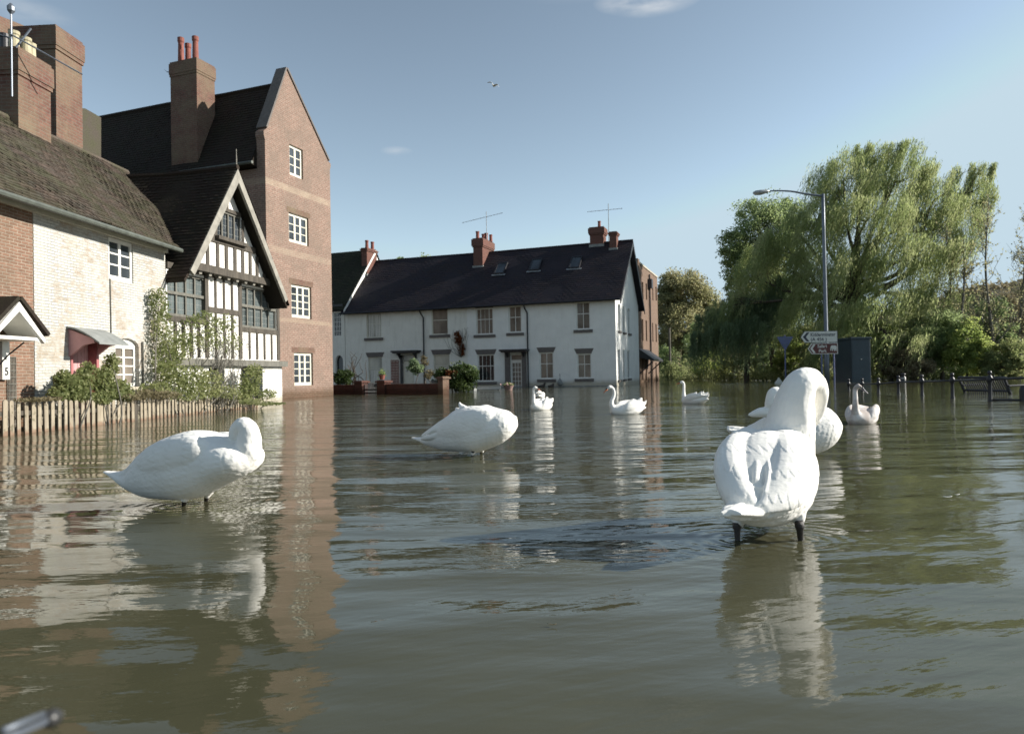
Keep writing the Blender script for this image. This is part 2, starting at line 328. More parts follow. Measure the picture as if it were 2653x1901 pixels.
M['leaf_autumn'] = leafmat('leaf_autumn', [(.22, .23, .11), (.34, .33, .17), (.48, .43, .26)], .5)
M['leaf_yellow'] = leafmat('leaf_yellow', [(.18, .25, .08), (.34, .40, .12), (.52, .54, .20)], .55)
M['leaf_bush'] = leafmat('leaf_bush', [(.14, .18, .07), (.26, .29, .12), (.46, .46, .25)], .5)
M['leaf_brown'] = leafmat('leaf_brown', [(.14, .12, .07), (.22, .19, .11), (.32, .27, .17)], .4)
M['leaf_rust'] = leafmat('leaf_rust', [(.12, .035, .012), (.22, .07, .02), (.16, .06, .02)], .25)
def feather(name, c=(.92, .90, .845), c2=None, sc=1.):
    m, nt, b = newmat(name); v = objc(nt)
    n = nse(nt, v, 3 * sc, 5); c2 = c2 or tuple(x * .93 for x in c)
    nt.links.new(ramp(nt, n, [(.4, c2), (.6, c)]), b.inputs['Base Color']); b.inputs['Roughness'].default_value = .75; b.inputs['Specular IOR Level'].default_value = .2
    b.inputs['Sheen Weight'].default_value = .125
    vo = N(nt, "ShaderNodeTexVoronoi"); vo.inputs['Scale'].default_value = 34; mp = N(nt, "ShaderNodeMapping"); mp.inputs['Scale'].default_value = (.8, 1.3, 1.3); nt.links.new(v, mp.inputs[0]); nt.links.new(mp.outputs[0], vo.inputs['Vector'])
    b1 = bump(nt, None, vo.outputs['Distance'], .0025, .35); b2 = bump(nt, None, nse(nt, v, 13, 4, .5, (.5, 1.2, 1.2)), .007, .6, b1); bump(nt, b, nse(nt, v, 130, 3, .6, (.35, 1, 1)), .0012, .7, b2)
    return m
M['feather'] = feather('feather'); M['feather_grey'] = feather('feather_grey', (.74, .70, .66), (.46, .40, .36), 2.2)
M['bill_orange'] = simple('bill_orange', (.48, .13, .04), .4, var=.15, scale=20, bd=0)
M['bill_grey'] = simple('bill_grey', (.22, .20, .22), .4, var=.2, scale=20, bd=0)
M['leg_black'] = simple('leg_black', (.035, .03, .028), .45, var=.5, scale=40, bd=.004)
M['bare'] = simple('bare', (.03, .03, .03), .4, var=.2, scale=20, bd=0)

# ================================================================ THE SETTING: water, ground
def water_mat():
    m, nt, b = newmat('flood_water'); g = N(nt, "ShaderNodeNewGeometry"); v = g.outputs['Position']
    c = ramp(nt, nse(nt, v, .5, 5, .6), [(.3, (.050, .050, .029)), (.7, (.073, .071, .040))])
    nt.links.new(c, b.inputs['Base Color']); b.inputs['Roughness'].default_value = .025; b.inputs['IOR'].default_value = 1.333
    # long swell, wind ripples, fine ripples
    swell = nse(nt, v, 1., 2, .4, (.55, 1.7, 1)); rip = nse(nt, v, 1., 2.5, .5, (2.6, 7.5, 1)); fine = nse(nt, v, 1., 3, .5, (9, 24, 1))
    patch = ramp(nt, nse(nt, v, .45, 3, .5, (1, .8, 1)), [(.36, .25), (.62, 1.)])
    # ripples are stronger away from the sheltered near water, and in one disturbed patch
    sp = N(nt, "ShaderNodeSeparateXYZ"); nt.links.new(v, sp.inputs[0])
    far = N(nt, "ShaderNodeMapRange"); far.inputs[1].default_value = 2.0; far.inputs[2].default_value = 10.; far.inputs[3].default_value = .36; far.inputs[4].default_value = 1.9; nt.links.new(sp.outputs[1], far.inputs[0])
    sub = N(nt, "ShaderNodeVectorMath", operation='SUBTRACT'); sub.inputs[1].default_value = (.12, 2.95, 0); nt.links.new(v, sub.inputs[0])
    scl = N(nt, "ShaderNodeVectorMath", operation='MULTIPLY'); scl.inputs[1].default_value = (1.6, 3.6, 0); nt.links.new(sub.outputs[0], scl.inputs[0])
    ln = N(nt, "ShaderNodeVectorMath", operation='LENGTH'); nt.links.new(scl.outputs[0], ln.inputs[0])
    pk = N(nt, "ShaderNodeMapRange"); pk.interpolation_type = 'SMOOTHSTEP'; pk.inputs[1].default_value = 1.2; pk.inputs[2].default_value = .1; pk.inputs[3].default_value = 0; pk.inputs[4].default_value = 1.; nt.links.new(ln.outputs[1], pk.inputs[0])
    def mul(a, bb):
        q = N(nt, "ShaderNodeMath", operation='MULTIPLY')
        for i, x in enumerate((a, bb)):
            if isinstance(x, (int, float)): q.inputs[i].default_value = x
            else: nt.links.new(x, q.inputs[i])
        return q.outputs[0]
    def add(a, bb):
        q = N(nt, "ShaderNodeMath", operation='ADD'); nt.links.new(a, q.inputs[0]); nt.links.new(bb, q.inputs[1]); return q.outputs[0]
    amp = add(mul(far.outputs[0], patch), mul(pk.outputs[0], 1.1))
    mpd = N(nt, "ShaderNodeMapping"); mpd.inputs['Rotation'].default_value = (0, 0, R(-24)); nt.links.new(v, mpd.inputs[0]); diag = nse(nt, mpd.outputs[0], 1., 3, .5, (.9, 5.2, 1))
    nr_ = N(nt, "ShaderNodeMapRange"); nr_.inputs[1].default_value = 9.; nr_.inputs[2].default_value = 3.; nr_.inputs[3].default_value = .3; nr_.inputs[4].default_value = 1.; nt.links.new(sp.outputs[1], nr_.inputs[0])
    rx_ = N(nt, "ShaderNodeMapRange"); rx_.inputs[1].default_value = -1.2; rx_.inputs[2].default_value = 1.2; rx_.inputs[3].default_value = .2; rx_.inputs[4].default_value = 1.; nt.links.new(sp.outputs[0], rx_.inputs[0])
    fin2 = nse(nt, mpd.outputs[0], 1., 3, .55, (5, 26, 1))
    h = add(mul(mul(diag, mul(nr_.outputs[0], rx_.outputs[0])), .0072), mul(mul(fin2, mul(nr_.outputs[0], rx_.outputs[0])), .0011)); h0_ = h
    for lx, ly in ((1.0, 3.23), (1.27, 3.21), (-2.01, 4.36), (-1.88, 4.52), (-.39, 6.83)):   # rings spreading from the swans' legs
        sb = N(nt, "ShaderNodeVectorMath", operation='DISTANCE'); sb.inputs[1].default_value = (lx, ly, 0); nt.links.new(v, sb.inputs[0])
        sn = N(nt, "ShaderNodeMath", operation='SINE'); nt.links.new(mul(sb.outputs['Value'], 85), sn.inputs[0]); ex = N(nt, "ShaderNodeMath", operation='EXPONENT'); nt.links.new(mul(sb.outputs['Value'], -5.5), ex.inputs[0])
        h0_ = add(h0_, mul(mul(sn.outputs[0], ex.outputs[0]), .0020))
    h = add(h0_, mul(swell, .044))
    h = add(h, add(mul(mul(rip, amp), .0100), mul(mul(fine, amp), .0034)))
    bp = N(nt, "ShaderNodeBump"); bp.inputs['Distance'].default_value = 1.; bp.inputs['Strength'].default_value = 1.
    nt.links.new(h, bp.inputs['Height']); nt.links.new(bp.outputs[0], b.inputs['Normal'])
    return m
tag(MB().add([(-900, -60, 0), (900, -60, 0), (900, 1500, 0), (-900, 1500, 0)], [(0, 1, 2, 3)]).build('flood_water', water_mat()), kind='structure')
tag(MB().add([(-900, -60, -1.2), (900, -60, -1.2), (900, 1500, -1.2), (-900, 1500, -1.2)], [(0, 1, 2, 3)]).build('ground', simple('earth', (.09, .08, .05), .9)), kind='structure')

# river bank rising beyond the flood, under the trees
bank_px = [(1500, 980.5, 90), (1700, 984, 0), (1800, 985, 0), (1950, 986, 0), (2080, 986, 0), (2230, 984, 0), (2350, 984, 0), (2500, 981, 0), (2653, 978, 0), (2900, 976, 0)]
bl = []
for (x, y, Y) in bank_px:
    q = gz(x, y) if not Y else at(x, y, Y); bl.append(np.array([q[0], q[1], 0]))
bv, bf = [], []; K = 12
pl = cat_rom(bl, 6); bl_pl = pl
for i, p in enumerate(pl):
    d = np.array([p[0] * .2, 1., 0]); d /= np.linalg.norm(d)
    for k in range(K):
        t = k / (K - 1); q = p + d * (t * 45 - 1.5)
        bv.append((q[0], q[1], -.30 + .9 * min(1, t * 2.5) + (.18 * mnoise.noise(Vector((q[0] * .6, q[1] * .6, 0))) if k > 0 else 0)))
for i in range(len(pl) - 1):
    for k in range(K - 1): bf.append((i * K + k, (i + 1) * K + k, (i + 1) * K + k + 1, i * K + k + 1))
tag(MB().add(bv, bf).build('river_bank', simple('bank_soil', (.055, .06, .025), .95, var=.5, scale=1.5, bd=.02), smooth=True), kind='structure')

# ================================================================ window builder
def window(root, r, nc, nr, fm, gm, rec=.1, fw=.055, mw=.028, name='window', mull=None, hrows=None, mats=None, sashbar=None, lead=0):
    x0, x1, z0, z1 = r; f = MB()
    f.box(x0, x0 + fw, rec, rec + .06, z0, z1).box(x1 - fw, x1, rec, rec + .06, z0, z1)
    f.box(x0 + fw, x1 - fw, rec, rec + .06, z1 - fw, z1).box(x0 + fw, x1 - fw, rec - .004, rec + .064, z0, z0 + fw * 1.2)
    W, H = x1 - x0 - 2 * fw, z1 - z0 - 2.2 * fw; zb = z0 + 1.2 * fw
    for i in range(1, nc):
        wd = mw if not (mull and i in mull) else fw * 1.1; xc = x0 + fw + W * i / nc
        f.box(xc - wd / 2, xc + wd / 2, rec + .012 - (.008 if mull and i in mull else 0), rec + .05, zb, z1 - fw)
    for j in (range(1, nr) if hrows is None else hrows):
        zc = zb + H * (j / nr if hrows is None else j)
        f.box(x0 + fw, x1 - fw, rec + .015, rec + .047, zc - mw / 2, zc + mw / 2)
    if sashbar: f.box(x0 + fw, x1 - fw, rec + .008, rec + .045, zb + H * sashbar - .02, zb + H * sashbar + .02)
    o = f.build(name, fm, root)
    g = MB().box(x0 + fw * .5, x1 - fw * .5, rec + .03, rec + .04, z0 + fw * .5, z1 - fw * .5)
    g.build('glass', gm, o)
    if lead:
        l = MB(); n1 = max(2, int(W / lead)); n2 = max(2, int(H / (lead * 1.3)))
        for i in range(1, n1): xc = x0 + fw + W * i / n1; l.box(xc - .005, xc + .005, rec + .026, rec + .029, zb, z1 - fw)
        for j in range(1, n2): zc = zb + H * j / n2; l.box(x0 + fw, x1 - fw, rec + .0255, rec + .0285, zc - .005, zc + .005)
        l.build('leading', M['lead'], o)
    return o
def hole(r): x0, x1, z0, z1 = r; return [(x0, z0), (x1, z0), (x1, z1), (x0, z1)]
def chim(parent, F, name, x0, x1, y0, y1, z0, z1, mat, pots=(), cap=.05, capz=.5, potmat=None, poth=.5, potr=.1):
    m = MB().box(x0, x1, y0, y1, z0, z1 - capz)
    m.box(x0 - cap * .6, x1 + cap * .6, y0 - cap * .6, y1 + cap * .6, z1 - capz, z1 - capz + .09)
    m.box(x0 - cap, x1 + cap, y0 - cap, y1 + cap, z1 - capz + .09, z1 - .04).box(x0 - cap * .3, x1 + cap * .3, y0 - cap * .3, y1 + cap * .3, z1 - .04, z1 + .03)
    c = m.build(name, mat, parent)
    for (px, py, h, r, pm) in pots:
        MB().lathe([(r, 0), (r * .92, h * .1), (r * .8, h * .8), (r * .98, h * .85), (r * .98, h), (r * .6, h), (r * .6, h * .6)], px, py, 12, z1 + .03).build('chimney_pot', pm, c)
    return c
def aerial(loc, dirv, h, boom, n, name, label, group=None, tilt=0):
    root = empty(name, loc); tag(root, label, 'aerial', group)
    MB().tube([(0, 0, 0), (0, 0, h)], .022, 6).build('mast', M['alu'], root)
    d = Vector(dirv).normalized(); pd = Vector((-d.y, d.x, 0)); m = MB(); c = Vector((0, 0, h * .85)); t = Vector((0, 0, tilt))
    m.tube([c - d * boom * .6 - t * .6, c + d * boom * .4 + t * .4], .014, 5)
    for i in range(n):
        k = -.58 + .95 * i / (n - 1); q = c + d * boom * k + t * k; L = .16 + .05 * (i % 2)
        m.tube([q - pd * L, q + pd * L], .007, 4)
    m.build('boom', M['alu'], root); return root

# ================================================================ TOWER HOUSE (tall brick gable)
P = gz(787, 1029); T = Fac(P, (.362, 1)); tw = T.empty('brick_house')
tag(tw, 'tall brown brick house with steep gable and four white windows above one another', 'house')
xL, xR, zE, xA, zA = -2.13, 2.06, 9.8, -.8, 12.85
rects = [T.rect(750, 785, 381, 459), T.rect(748.5, 799.5, 558, 632), T.rect(755, 807, 740, 824), T.rect(762, 811, 914, 998)]
poly = [(xL, -1.2), (xR, -1.2), (xR, zE - .15), (xR + .06, zE), (xR + .06, zE + .12), (xR - .12, zE + .2), (xA, zA), (xL + .12, zE + .35), (xL - .06, zE + .2), (xL - .06, zE + .05), (xL, zE - .1)]
MB().prism(poly, 0, .38, [hole(r) for r in rects], hole_depth=.2).build('gable_wall', M['tower_brick'], tw)
MB().box(xL + .02, xR - .02, .38, 10.5, -1.2, zE - 1.15).build('side_wall', M['tower_brick'], tw)
cop = MB()
for (a, b) in (((xL + .1, zE + .36), (xA, zA + .02)), ((xA, zA + .02), (xR - .1, zE + .2))):
    d = np.array(b) - np.array(a); n = np.array([-d[1], d[0]]) / np.linalg.norm(d)
    cop.prism([a, b, tuple(np.array(b) + n * .07), tuple(np.array(a) + n * .07)], -.05, .43)
cop.build('coping', M['lintel'], tw)
for i, r in enumerate(rects):
    x0, x1, z0, z1 = r
    window(tw, r, 2 if i == 0 else 3, 3 if i < 2 else 4, M['cream_paint'], M['glass'], .07, .10, .035, mull=(1, 2))
    if i: MB().box(x0 - .12, x1 + .12, -.006, .02, z1 + .01, z1 + .22).build('brick_arch', M['chimney_brick'], tw)
zr = zA - .55; ze = zE - .85
sl = (zr - (zE - .35)) / (xA - xL)
rf = MB(); x_e = xL - .3; z_e = zr - sl * (xA - x_e)
rf.tiles((x_e, 10.5, z_e), (0, -10.1, 0), (xA - x_e, 0, zr - z_e), .2, .13, wav=.05, seed=3)
rf.tiles((2.4, .4, zr - 1.05 * (2.4 - xA)), (0, 10.1, 0), (xA - 2.4, 0, 1.05 * (2.4 - xA)), .3, .25, seed=4)
rf.prism([(x_e, z_e - .05), (xA, zr - .03), (2.4, zr - 1.05 * (2.4 - xA) - .05), (2.2, z_e - .1), (x_e + .2, z_e - .1)], .385, 10.5)
rf.tube([(xA, .38, zr), (xA, 3, zr - .03), (xA, 6, zr + .02), (xA, 10.5, zr - .02)], .09, 6)
rf.build('roof', M['dark_tiles'], tw)
MB().tube([(x_e - .05, .3, z_e - .02), (x_e - .05, 10.5, z_e - .02)], .06, 6).build('gutter', M['gutter'], tw)
# big chimney on the shaded side: front face flush near the eave
def along(F, px, py, x):   # find local y,z on plane local x = const
    d = ray(px, py); o = CAM - F.P; t = (x - o @ F.g) / (d @ F.g); q = o + d * t; return q @ F.n, q[2] + 0
xc = xL - .12
yb, zt = along(T, 441, 165, xc); ya, _ = along(T, 509, 160, xc); xb = xc + .95
c = chim(tw, T, 'chimney', xc, xb, ya, yb, z_e - 1.2, zt, M['chimney_brick'],
     [(xc + .25, ya + .28, .95, .13, M['pot_red']), (xc + .2, yb - .35, 1.0, .13, M['pot_red']), (xc + .62, yb - .30, .95, .13, M['pot_red'])], cap=.04, capz=.55)
MB().box(xc - .02, xb + .02, ya - .05, yb + .05, z_e - .25, z_e - .1).build('lead_flashing', M['lead'], c)
ps = T.world(xc + .3, yb, zt - .7); aerial(tuple(ps), (-1, .1, .0), .6, 1.0, 6, 'tv_aerial', 'thin television aerial fixed to the left side of the tall twin pot chimney')

# ================================================================ TIMBER FRAMED HOUSE
P = gz(734, 1048); H = Fac(P, (.207, 1)); th = H.empty('timber_framed_house')
tag(th, 'black and white timber framed house with steep gable and leaded windows', 'house')
XL = H.loc(432, 900)[0]; JET = -.22
zb1 = H.loc(594, 706, JET)[1]; zb2 = H.loc(595, 631, JET)[1]; zs = H.loc(650, 940)[1]; zjet = H.loc(675, 748)[1]
ax, az = H.loc(611, 438, -.5); flx, flz = H.loc(488, 700, -.5); frx, frz = H.loc(741, 775, -.5)
mid = ax; sL = (az - flz) / (ax - flx); sR = (az - frz) / (frx - ax)
rl = H.rect(433, 531, 711, 822); rr_ = H.rect(624, 715, 749, 851.6)
gdoor = H.rect(545, 586, 953, 1050); gwin = H.rect(628, 684, 950, 1012); gdoor = (gdoor[0], gdoor[1], -.4, gdoor[3]); gwin = (gwin[0], gwin[1], .15, gwin[3])
# upper storey wall and ground floor wall
xr_up = H.loc(722, 820)[0]
MB().prism([(XL, zs + .06), (xr_up, zs + .06), (xr_up, zjet + .15), (XL, zjet + .15)], 0, .3, [hole(rl), hole(rr_)], hole_depth=.14).build('plaster_wall', M['plaster'], th)
MB().prism([(XL, -1.2), (.02, -1.2), (.02, zs - .02), (XL, zs - .02)], .04, .35, [hole(gdoor), hole(gwin)], hole_depth=.3).build('ground_floor_wall', M['white_pier'], th)
MB().box(XL + .02, xr_up - .02, .35, 6, -1.2, zs + 1.6).build('side_wall', M['white_pier'], th)
# gable wall (jettied)
inx = .42; gl = zb1
gx0, gx1 = ax - (az - .25 - gl) / sL, ax + (az - .25 - gl) / sR
gw = H.rect(561, 624, 551, 622, JET)
MB().prism([(gx0, gl), (gx1, gl), (ax, az - .25)], JET, .1, [hole(gw)], hole_depth=JET + .12).build('gable_wall', M['plaster'], th)
tf = MB()
def stud(x, z0, z1, y, wd=.11): tf.box(x - wd / 2 + random.uniform(-.01, .01), x + wd / 2, y - .025 - random.uniform(0, .004), y + .03, z0, z1)
def gtop(x): return az - .25 - (sL * (ax - x) if x < ax else sR * (x - ax))
for px in (512, 537, 563, 586, 608, 628, 647, 665, 682): 
    x = H.loc(px, 680, JET)[0]; stud(x, gl + .05, min(zb2 - .06, gtop(x)), JET)
tf.box(gx0 - .1, gx1 + .1, JET - .06, JET + .05, gl - .12, gl + .06)                      # tie beam
xa, xb_ = ax - (az - .25 - zb2) / sL, ax + (az - .25 - zb2) / sR
tf.box(xa, xb_, JET - .045, JET + .05, zb2 - .08, zb2 + .07)
tf.box(gw[0] - .12, gw[1] + .1, JET - .15, JET - .045, zb2 + .0, zb2 + .09)               # projecting window sill
for x in (gw[0] - .06, gw[1] + .06): stud(x, zb2 + .07, min(gw[3] + .04, gtop(x)), JET)
tf.box(ax - (az - .25 - gw[3] - .05) / sL, ax + (az - .25 - gw[3] - .05) / sR, JET - .03, JET + .05, gw[3], gw[3] + .09)
stud(ax + .02, gw[3] + .09, az - .5, JET, .08)
# upper storey frame
tf.box(XL, xr_up + .02, -.05, .04, zjet + .03, zjet + .17)
for x in (rl[1] + .05, rr_[0] - .05, xr_up - .06): stud(x, zs + .1, zjet + .05, 0, .13)
zm = rl[2]; zmr = rr_[2]
tf.box(XL, rl[1] + .1, -.03, .03, zm - .12, zm); tf.box(rr_[0] - .1, xr_up, -.032, .03, zmr - .12, zmr)
zq = H.loc(578, 806)[1]; tf.box(rl[1] + .1, rr_[0] - .1, -.035, .03, zq - .07, zq + .06)
nst = 4
for i in range(1, nst): x = rl[1] + .05 + (rr_[0] - rl[1] - .1) * i / nst; stud(x, zs + .1, zjet + .05, 0, .075)
for i in range(1, 5): x = rr_[0] + (xr_up - .06 - rr_[0]) * i / 5; stud(x, zs + .1, zmr - .1, 0, .075)
for i in range(1, 5): x = XL + (rl[1] - XL) * i / 5; stud(x, zs + .1, zm - .1, 0, .09)
tf.build('timber_frame', M['timber'], th)
for i in range(9):
    x = gx0 + .15 + (gx1 - gx0 - .35) * i / 8
    MB().prism([(JET + .0, gl - .12), (.0, gl - .12), (.0, zjet + .17), (-.03, zjet + .17), (-.07, zjet + .26), (JET + .02, gl - .19)], x - .05, x + .05, ax='x').build('jetty_bracket', M['barge'], th)
MB().box(XL, .12, -.10, .04, zs - .09, zs + .07).build('sill_beam', M['timber_grey'], th)
# bargeboards and roof
def board(name, x0, z0, x1, z1, mat, y0=-.56, y1=-.49, wd=.26):
    d = np.array([x1 - x0, z1 - z0]); n = np.array([-d[1], d[0]]) / np.linalg.norm(d); n = n if n[1] < 0 else -n
    MB().prism([(x0, z0), (x1, z1), (x1 + n[0] * wd * .4, z1 - wd / max(.25, abs(n[1])) * 1. ), (x0 + n[0] * wd, z0 + n[1] * wd)], y0, y1).build(name, mat, th)
board('bargeboard', flx, flz, ax, az, M['barge'], -.56, -.49, .17); board('bargeboard', frx, frz, ax, az, M['barge'], -.562, -.492, .15)
rt = MB(); zt_ = az + .04; ov = .12; Yr = 6.5
lx, lz = flx - ov, flz - ov * sL; rx, rz = frx + ov, frz - ov * sR
rt.tiles((lx, Yr, lz), (0, -Yr - .55, 0), (ax - lx, 0, zt_ - lz), .18, .105, wav=.06, seed=5)
rt.tiles((rx, -.55, rz), (0, Yr + .55, 0), (ax - rx, 0, zt_ - rz), .18, .105, wav=.05, seed=6)
rt.prism([(lx, lz - .04), (ax, zt_ - .03), (rx, rz - .04), (rx - .04, rz - .1), (ax, zt_ - .17), (lx + .04, lz - .1)], -.48, Yr)
rt.tube([(ax, -.56, zt_ + .0), (ax, 1.5, zt_ - .05), (ax, 3.5, zt_ + .02), (ax, Yr, zt_ - .02)], .07, 6)
rt.build('roof', M['dark_tiles'], th)
MB().tube([(ax, -.52, az), (ax, -.52, az + .5)], [.016, .008], 6).build('finial', M['barge'], th)
# windows
def casement(r, n, tr, gm, y, nm='window', lead=.13):
    x0, x1, z0, z1 = r; f = MB(); fw = .05
    for i in range(n + 1):
        x = x0 + (x1 - x0) * i / n; f.box(max(x0, x - fw / 2), min(x1, x + fw / 2), y, y + .07, z0, z1)
    f.box(x0, x1, y - .01, y + .06, z0, z0 + .06).box(x0, x1, y - .01, y + .06, z1 - .05, z1)
    if tr: zt = z0 + (z1 - z0) * tr; f.box(x0, x1, y - .02, y + .06, zt - .035, zt + .035)
    o = f.build(nm, M['timber_grey'], th); MB().box(x0, x1, y + .04, y + .05, z0, z1).build('glass', gm, o)
    l = MB(); k = max(2, int((x1 - x0) / lead))
    for i in range(k): xx = x0 + (x1 - x0) * (i + .5) / k; l.box(xx - .004, xx + .004, y + .034, y + .038, z0 + .05, z1 - .05)
    k = int((z1 - z0) / (lead * 1.2))
    for i in range(1, k): zz = z0 + (z1 - z0) * i / k; l.box(x0 + .03, x1 - .03, y + .033, y + .037, zz - .004, zz + .004)
    l.build('leading', M['lead'], o)
casement((rl[0] + .02, rl[1], rl[2], rl[3]), 4, .53, M['glass_lead'], .03); casement(rr_, 5, .53, M['glass_lead'], .03); casement(gw, 4, 0, M['glass'], JET + .02)
dd = MB().box(gdoor[0], gdoor[1], .26, .30, -.4, gdoor[3]).build('doorway', M['glass_dark'], th)
MB().box(gdoor[0] + .1, gdoor[1] - .25, .22, .26, -.3, gdoor[3] - .1).build('door', M['lead'], th)
window(th, gwin, 3, 3, M['black_paint'], M['glass_dark'], .2)

# ================================================================ COTTAGE ROW (brick + whitewashed)
Q = H.world(XL, 0, 0); C = Fac(Q, (.066, 1)); ct = C.empty('cottage_row')
tag(ct, 'low cottage row of bare red brick and peeling whitewashed brick under a mossy tiled roof', 'house')
x0c, xb = -9.5, C.loc(88, 730)[0]; zev = 3.72
wup = C.rect(281.5, 345, 617, 728); wlo = C.rect(300, 360, 889, 1002); wlo = (wlo[0], wlo[1], wlo[2], wlo[3] - .05)
wup = (wup[0], wup[1], wup[2], min(wup[3], zev - .12)); door = C.rect(182, 246, 880, 1040); door = (door[0], door[1], -.6, door[3] + .04)
xm = (wlo[0] + wlo[1]) / 2; arch = [(xm + (wlo[1] - wlo[0]) / 2 * math.cos(a), wlo[3] - .02 + .17 * math.sin(a)) for a in np.linspace(0, math.pi, 9)]
wlohole = [(wlo[0], wlo[2]), (wlo[1], wlo[2])] + arch
MB().prism([(xb, -1.2), (-.02, -1.2), (-.02, zev), (xb, zev)], 0, .3, [hole(wup), wlohole, hole(door)], hole_depth=.22).build('white_wall', M['white_brick'], ct)
MB().box(x0c, xb, .012, .3, -1.2, zev).build('brick_wall', M['cottage_brick'], ct)
MB().box(x0c, -.03, .3, 5, -1.2, zev - .15).build('side_wall', M['cottage_brick'], ct)
MB().box(x0c, -.0, -.06, .02, zev - .10, zev - .01).build('eaves_course', M['cream_paint'], ct)
window(ct, wup, 2, 3, M['white_paint'], M['glass'], .03, .07, .03, mull=(1,))
w2 = window(ct, wlo, 2, 4, M['white_paint'], M['glass_taupe'], .08, .06, .028, mull=(1,))
MB().prism([(wlo[0], wlo[3] - .03)] + [(wlo[1], wlo[3] - .03)] + arch[1:-1], .07, .16).build('arched_head', M['white_paint'], w2)
MB().box(wlo[0] - .05, wlo[1] + .05, -.05, .08, wlo[2] - .07, wlo[2]).build('sill', M['stone'], w2)
dr = MB().box(door[0] + .04, door[1] - .04, .10, .14, -.6, door[3] - .03)
for i in range(1, 6): x = door[0] + .04 + (door[1] - door[0] - .08) * i / 6; dr.box(x - .006, x + .006, .094, .10, -.6, door[3] - .05)
dr = dr.build('door', M['pink_paint'], ct)
MB().box(door[0], door[0] + .05, -.02, .1, -.6, door[3]).box(door[1] - .05, door[1] + .02, -.07, .1, -.6, door[3]).box(door[0], door[1], .0, .1, door[3] - .05, door[3]).build('door_frame', M['red_paint'], ct)
# curved lead canopy over the door on scroll brackets
cx0, cx1 = C.loc(178, 868, -.05)[0], C.loc(292, 885, -.3)[0]; zc = door[3] - .06
secs = MB()
for k in range(8):
    t0, t1 = k / 8, (k + 1) / 8; f = lambda t: (-.62 * t, zc + .24 - .30 * t ** 1.6)
    (ya_, za_), (yb_, zb_) = f(t0), f(t1)
    secs.add([(cx0, ya_, za_), (cx1, ya_, za_), (cx1, yb_, zb_), (cx0, yb_, zb_), (cx0, ya_, za_ - .03), (cx1, ya_, za_ - .03), (cx1, yb_, zb_ - .03), (cx0, yb_, zb_ - .03)],
             [(0, 1, 2, 3), (4, 7, 6, 5), (0, 3, 7, 4), (1, 5, 6, 2)] + ([(3, 2, 6, 7)] if k == 7 else []))
secs.build('door_canopy', M['lead'], ct)
for x in (cx0 + .06, cx1 - .12):
    MB().prism([(0, zc + .2), (-.48, zc - .0), (-.48, zc - .06), (-.28, zc - .10), (-.12, zc - .22), (0, zc - .30)], x, x + .06, ax='x').build('canopy_bracket', M['pink_paint'], ct)
# roof, gutter
yR, zR = 2.55, 6.27; oz = (zR - zev) / yR; ye = -.32
cr_ = MB(); xe = -.10
E0 = zev - .0; XT = xe + 3.6
cr_.tiles((x0c, ye, E0), (XT - x0c, 0, 0), (0, yR - ye, zR - E0), .17, .10, jit=.010, lip=.018, wav=.10, seed=9, clip=lambda u, v: u * (XT - x0c) + x0c < xe + .1 + 3.5 * v ** 1.15)
cr_.add([(x0c, ye, E0 - .10), (xe, ye, E0 - .10), (XT, yR, zR - .2), (x0c, yR, zR - .2)], [(0, 1, 2, 3)])
cr_.add([(x0c, yR, zR - .1), (XT, yR, zR - .1), (XT, yR + 3, zev), (x0c, yR + 3, zev)], [(0, 1, 2, 3)])
cr_.tube([(x0c, yR, zR), (-6, yR, zR + .02), (-3, yR, zR - .04), (0, yR, zR), (2.7, yR, zR)], .08, 6)
cr_.build('roof', M['moss_tiles'], ct)
gt = MB().tube([(x0c, ye - .06, E0 - .05), (-6, ye - .06, E0 - .07), (-.02, ye - .06, E0 - .06)], .052, 8); gt.build('gutter', M['gutter'], ct)
MB().tube([(wup[0] + .02, -.015, wup[2]), (wup[0] + .03, -.015, wlo[3] + .2)], .012, 5).build('cable', M['timber_grey'], ct)
MB().tube([(wlo[1] + .1, -.03, wlo[3] + .1), (wlo[1] + .12, -.03, -.2)], .018, 6).build('cable', M['timber_grey'], ct)
# chimneys rising behind the ridge
def stack(px0, px1, pyt, pyb, yl, dep, name, pots):
    xa_, _ = C.loc(px0, (pyt + pyb) / 2, yl); xb2, _ = C.loc(px1, (pyt + pyb) / 2, yl); _, zt = C.loc((px0 + px1) / 2, pyt, yl)
    return chim(ct, C, name, xa_, xb2, yl, yl + dep, zR - 1.3, zt, M['chimney_brick'], pots(xa_, xb2, yl), cap=.05, capz=.55)
stack(47, 131, 150, 310, 2.3, .85, 'chimney', lambda a, b, y: [(a + .22, y + .25, .42, .11, M['pot_cream']), (a + .52, y + .22, .42, .11, M['pot_cream']), (a + .38, y + .6, .46, .1, M['black_paint']), (a + .78, y + .3, .42, .1, M['pot_cream'])])
stack(145, 213, 92, 370, 3.1, 1.1, 'chimney', lambda a, b, y: [])
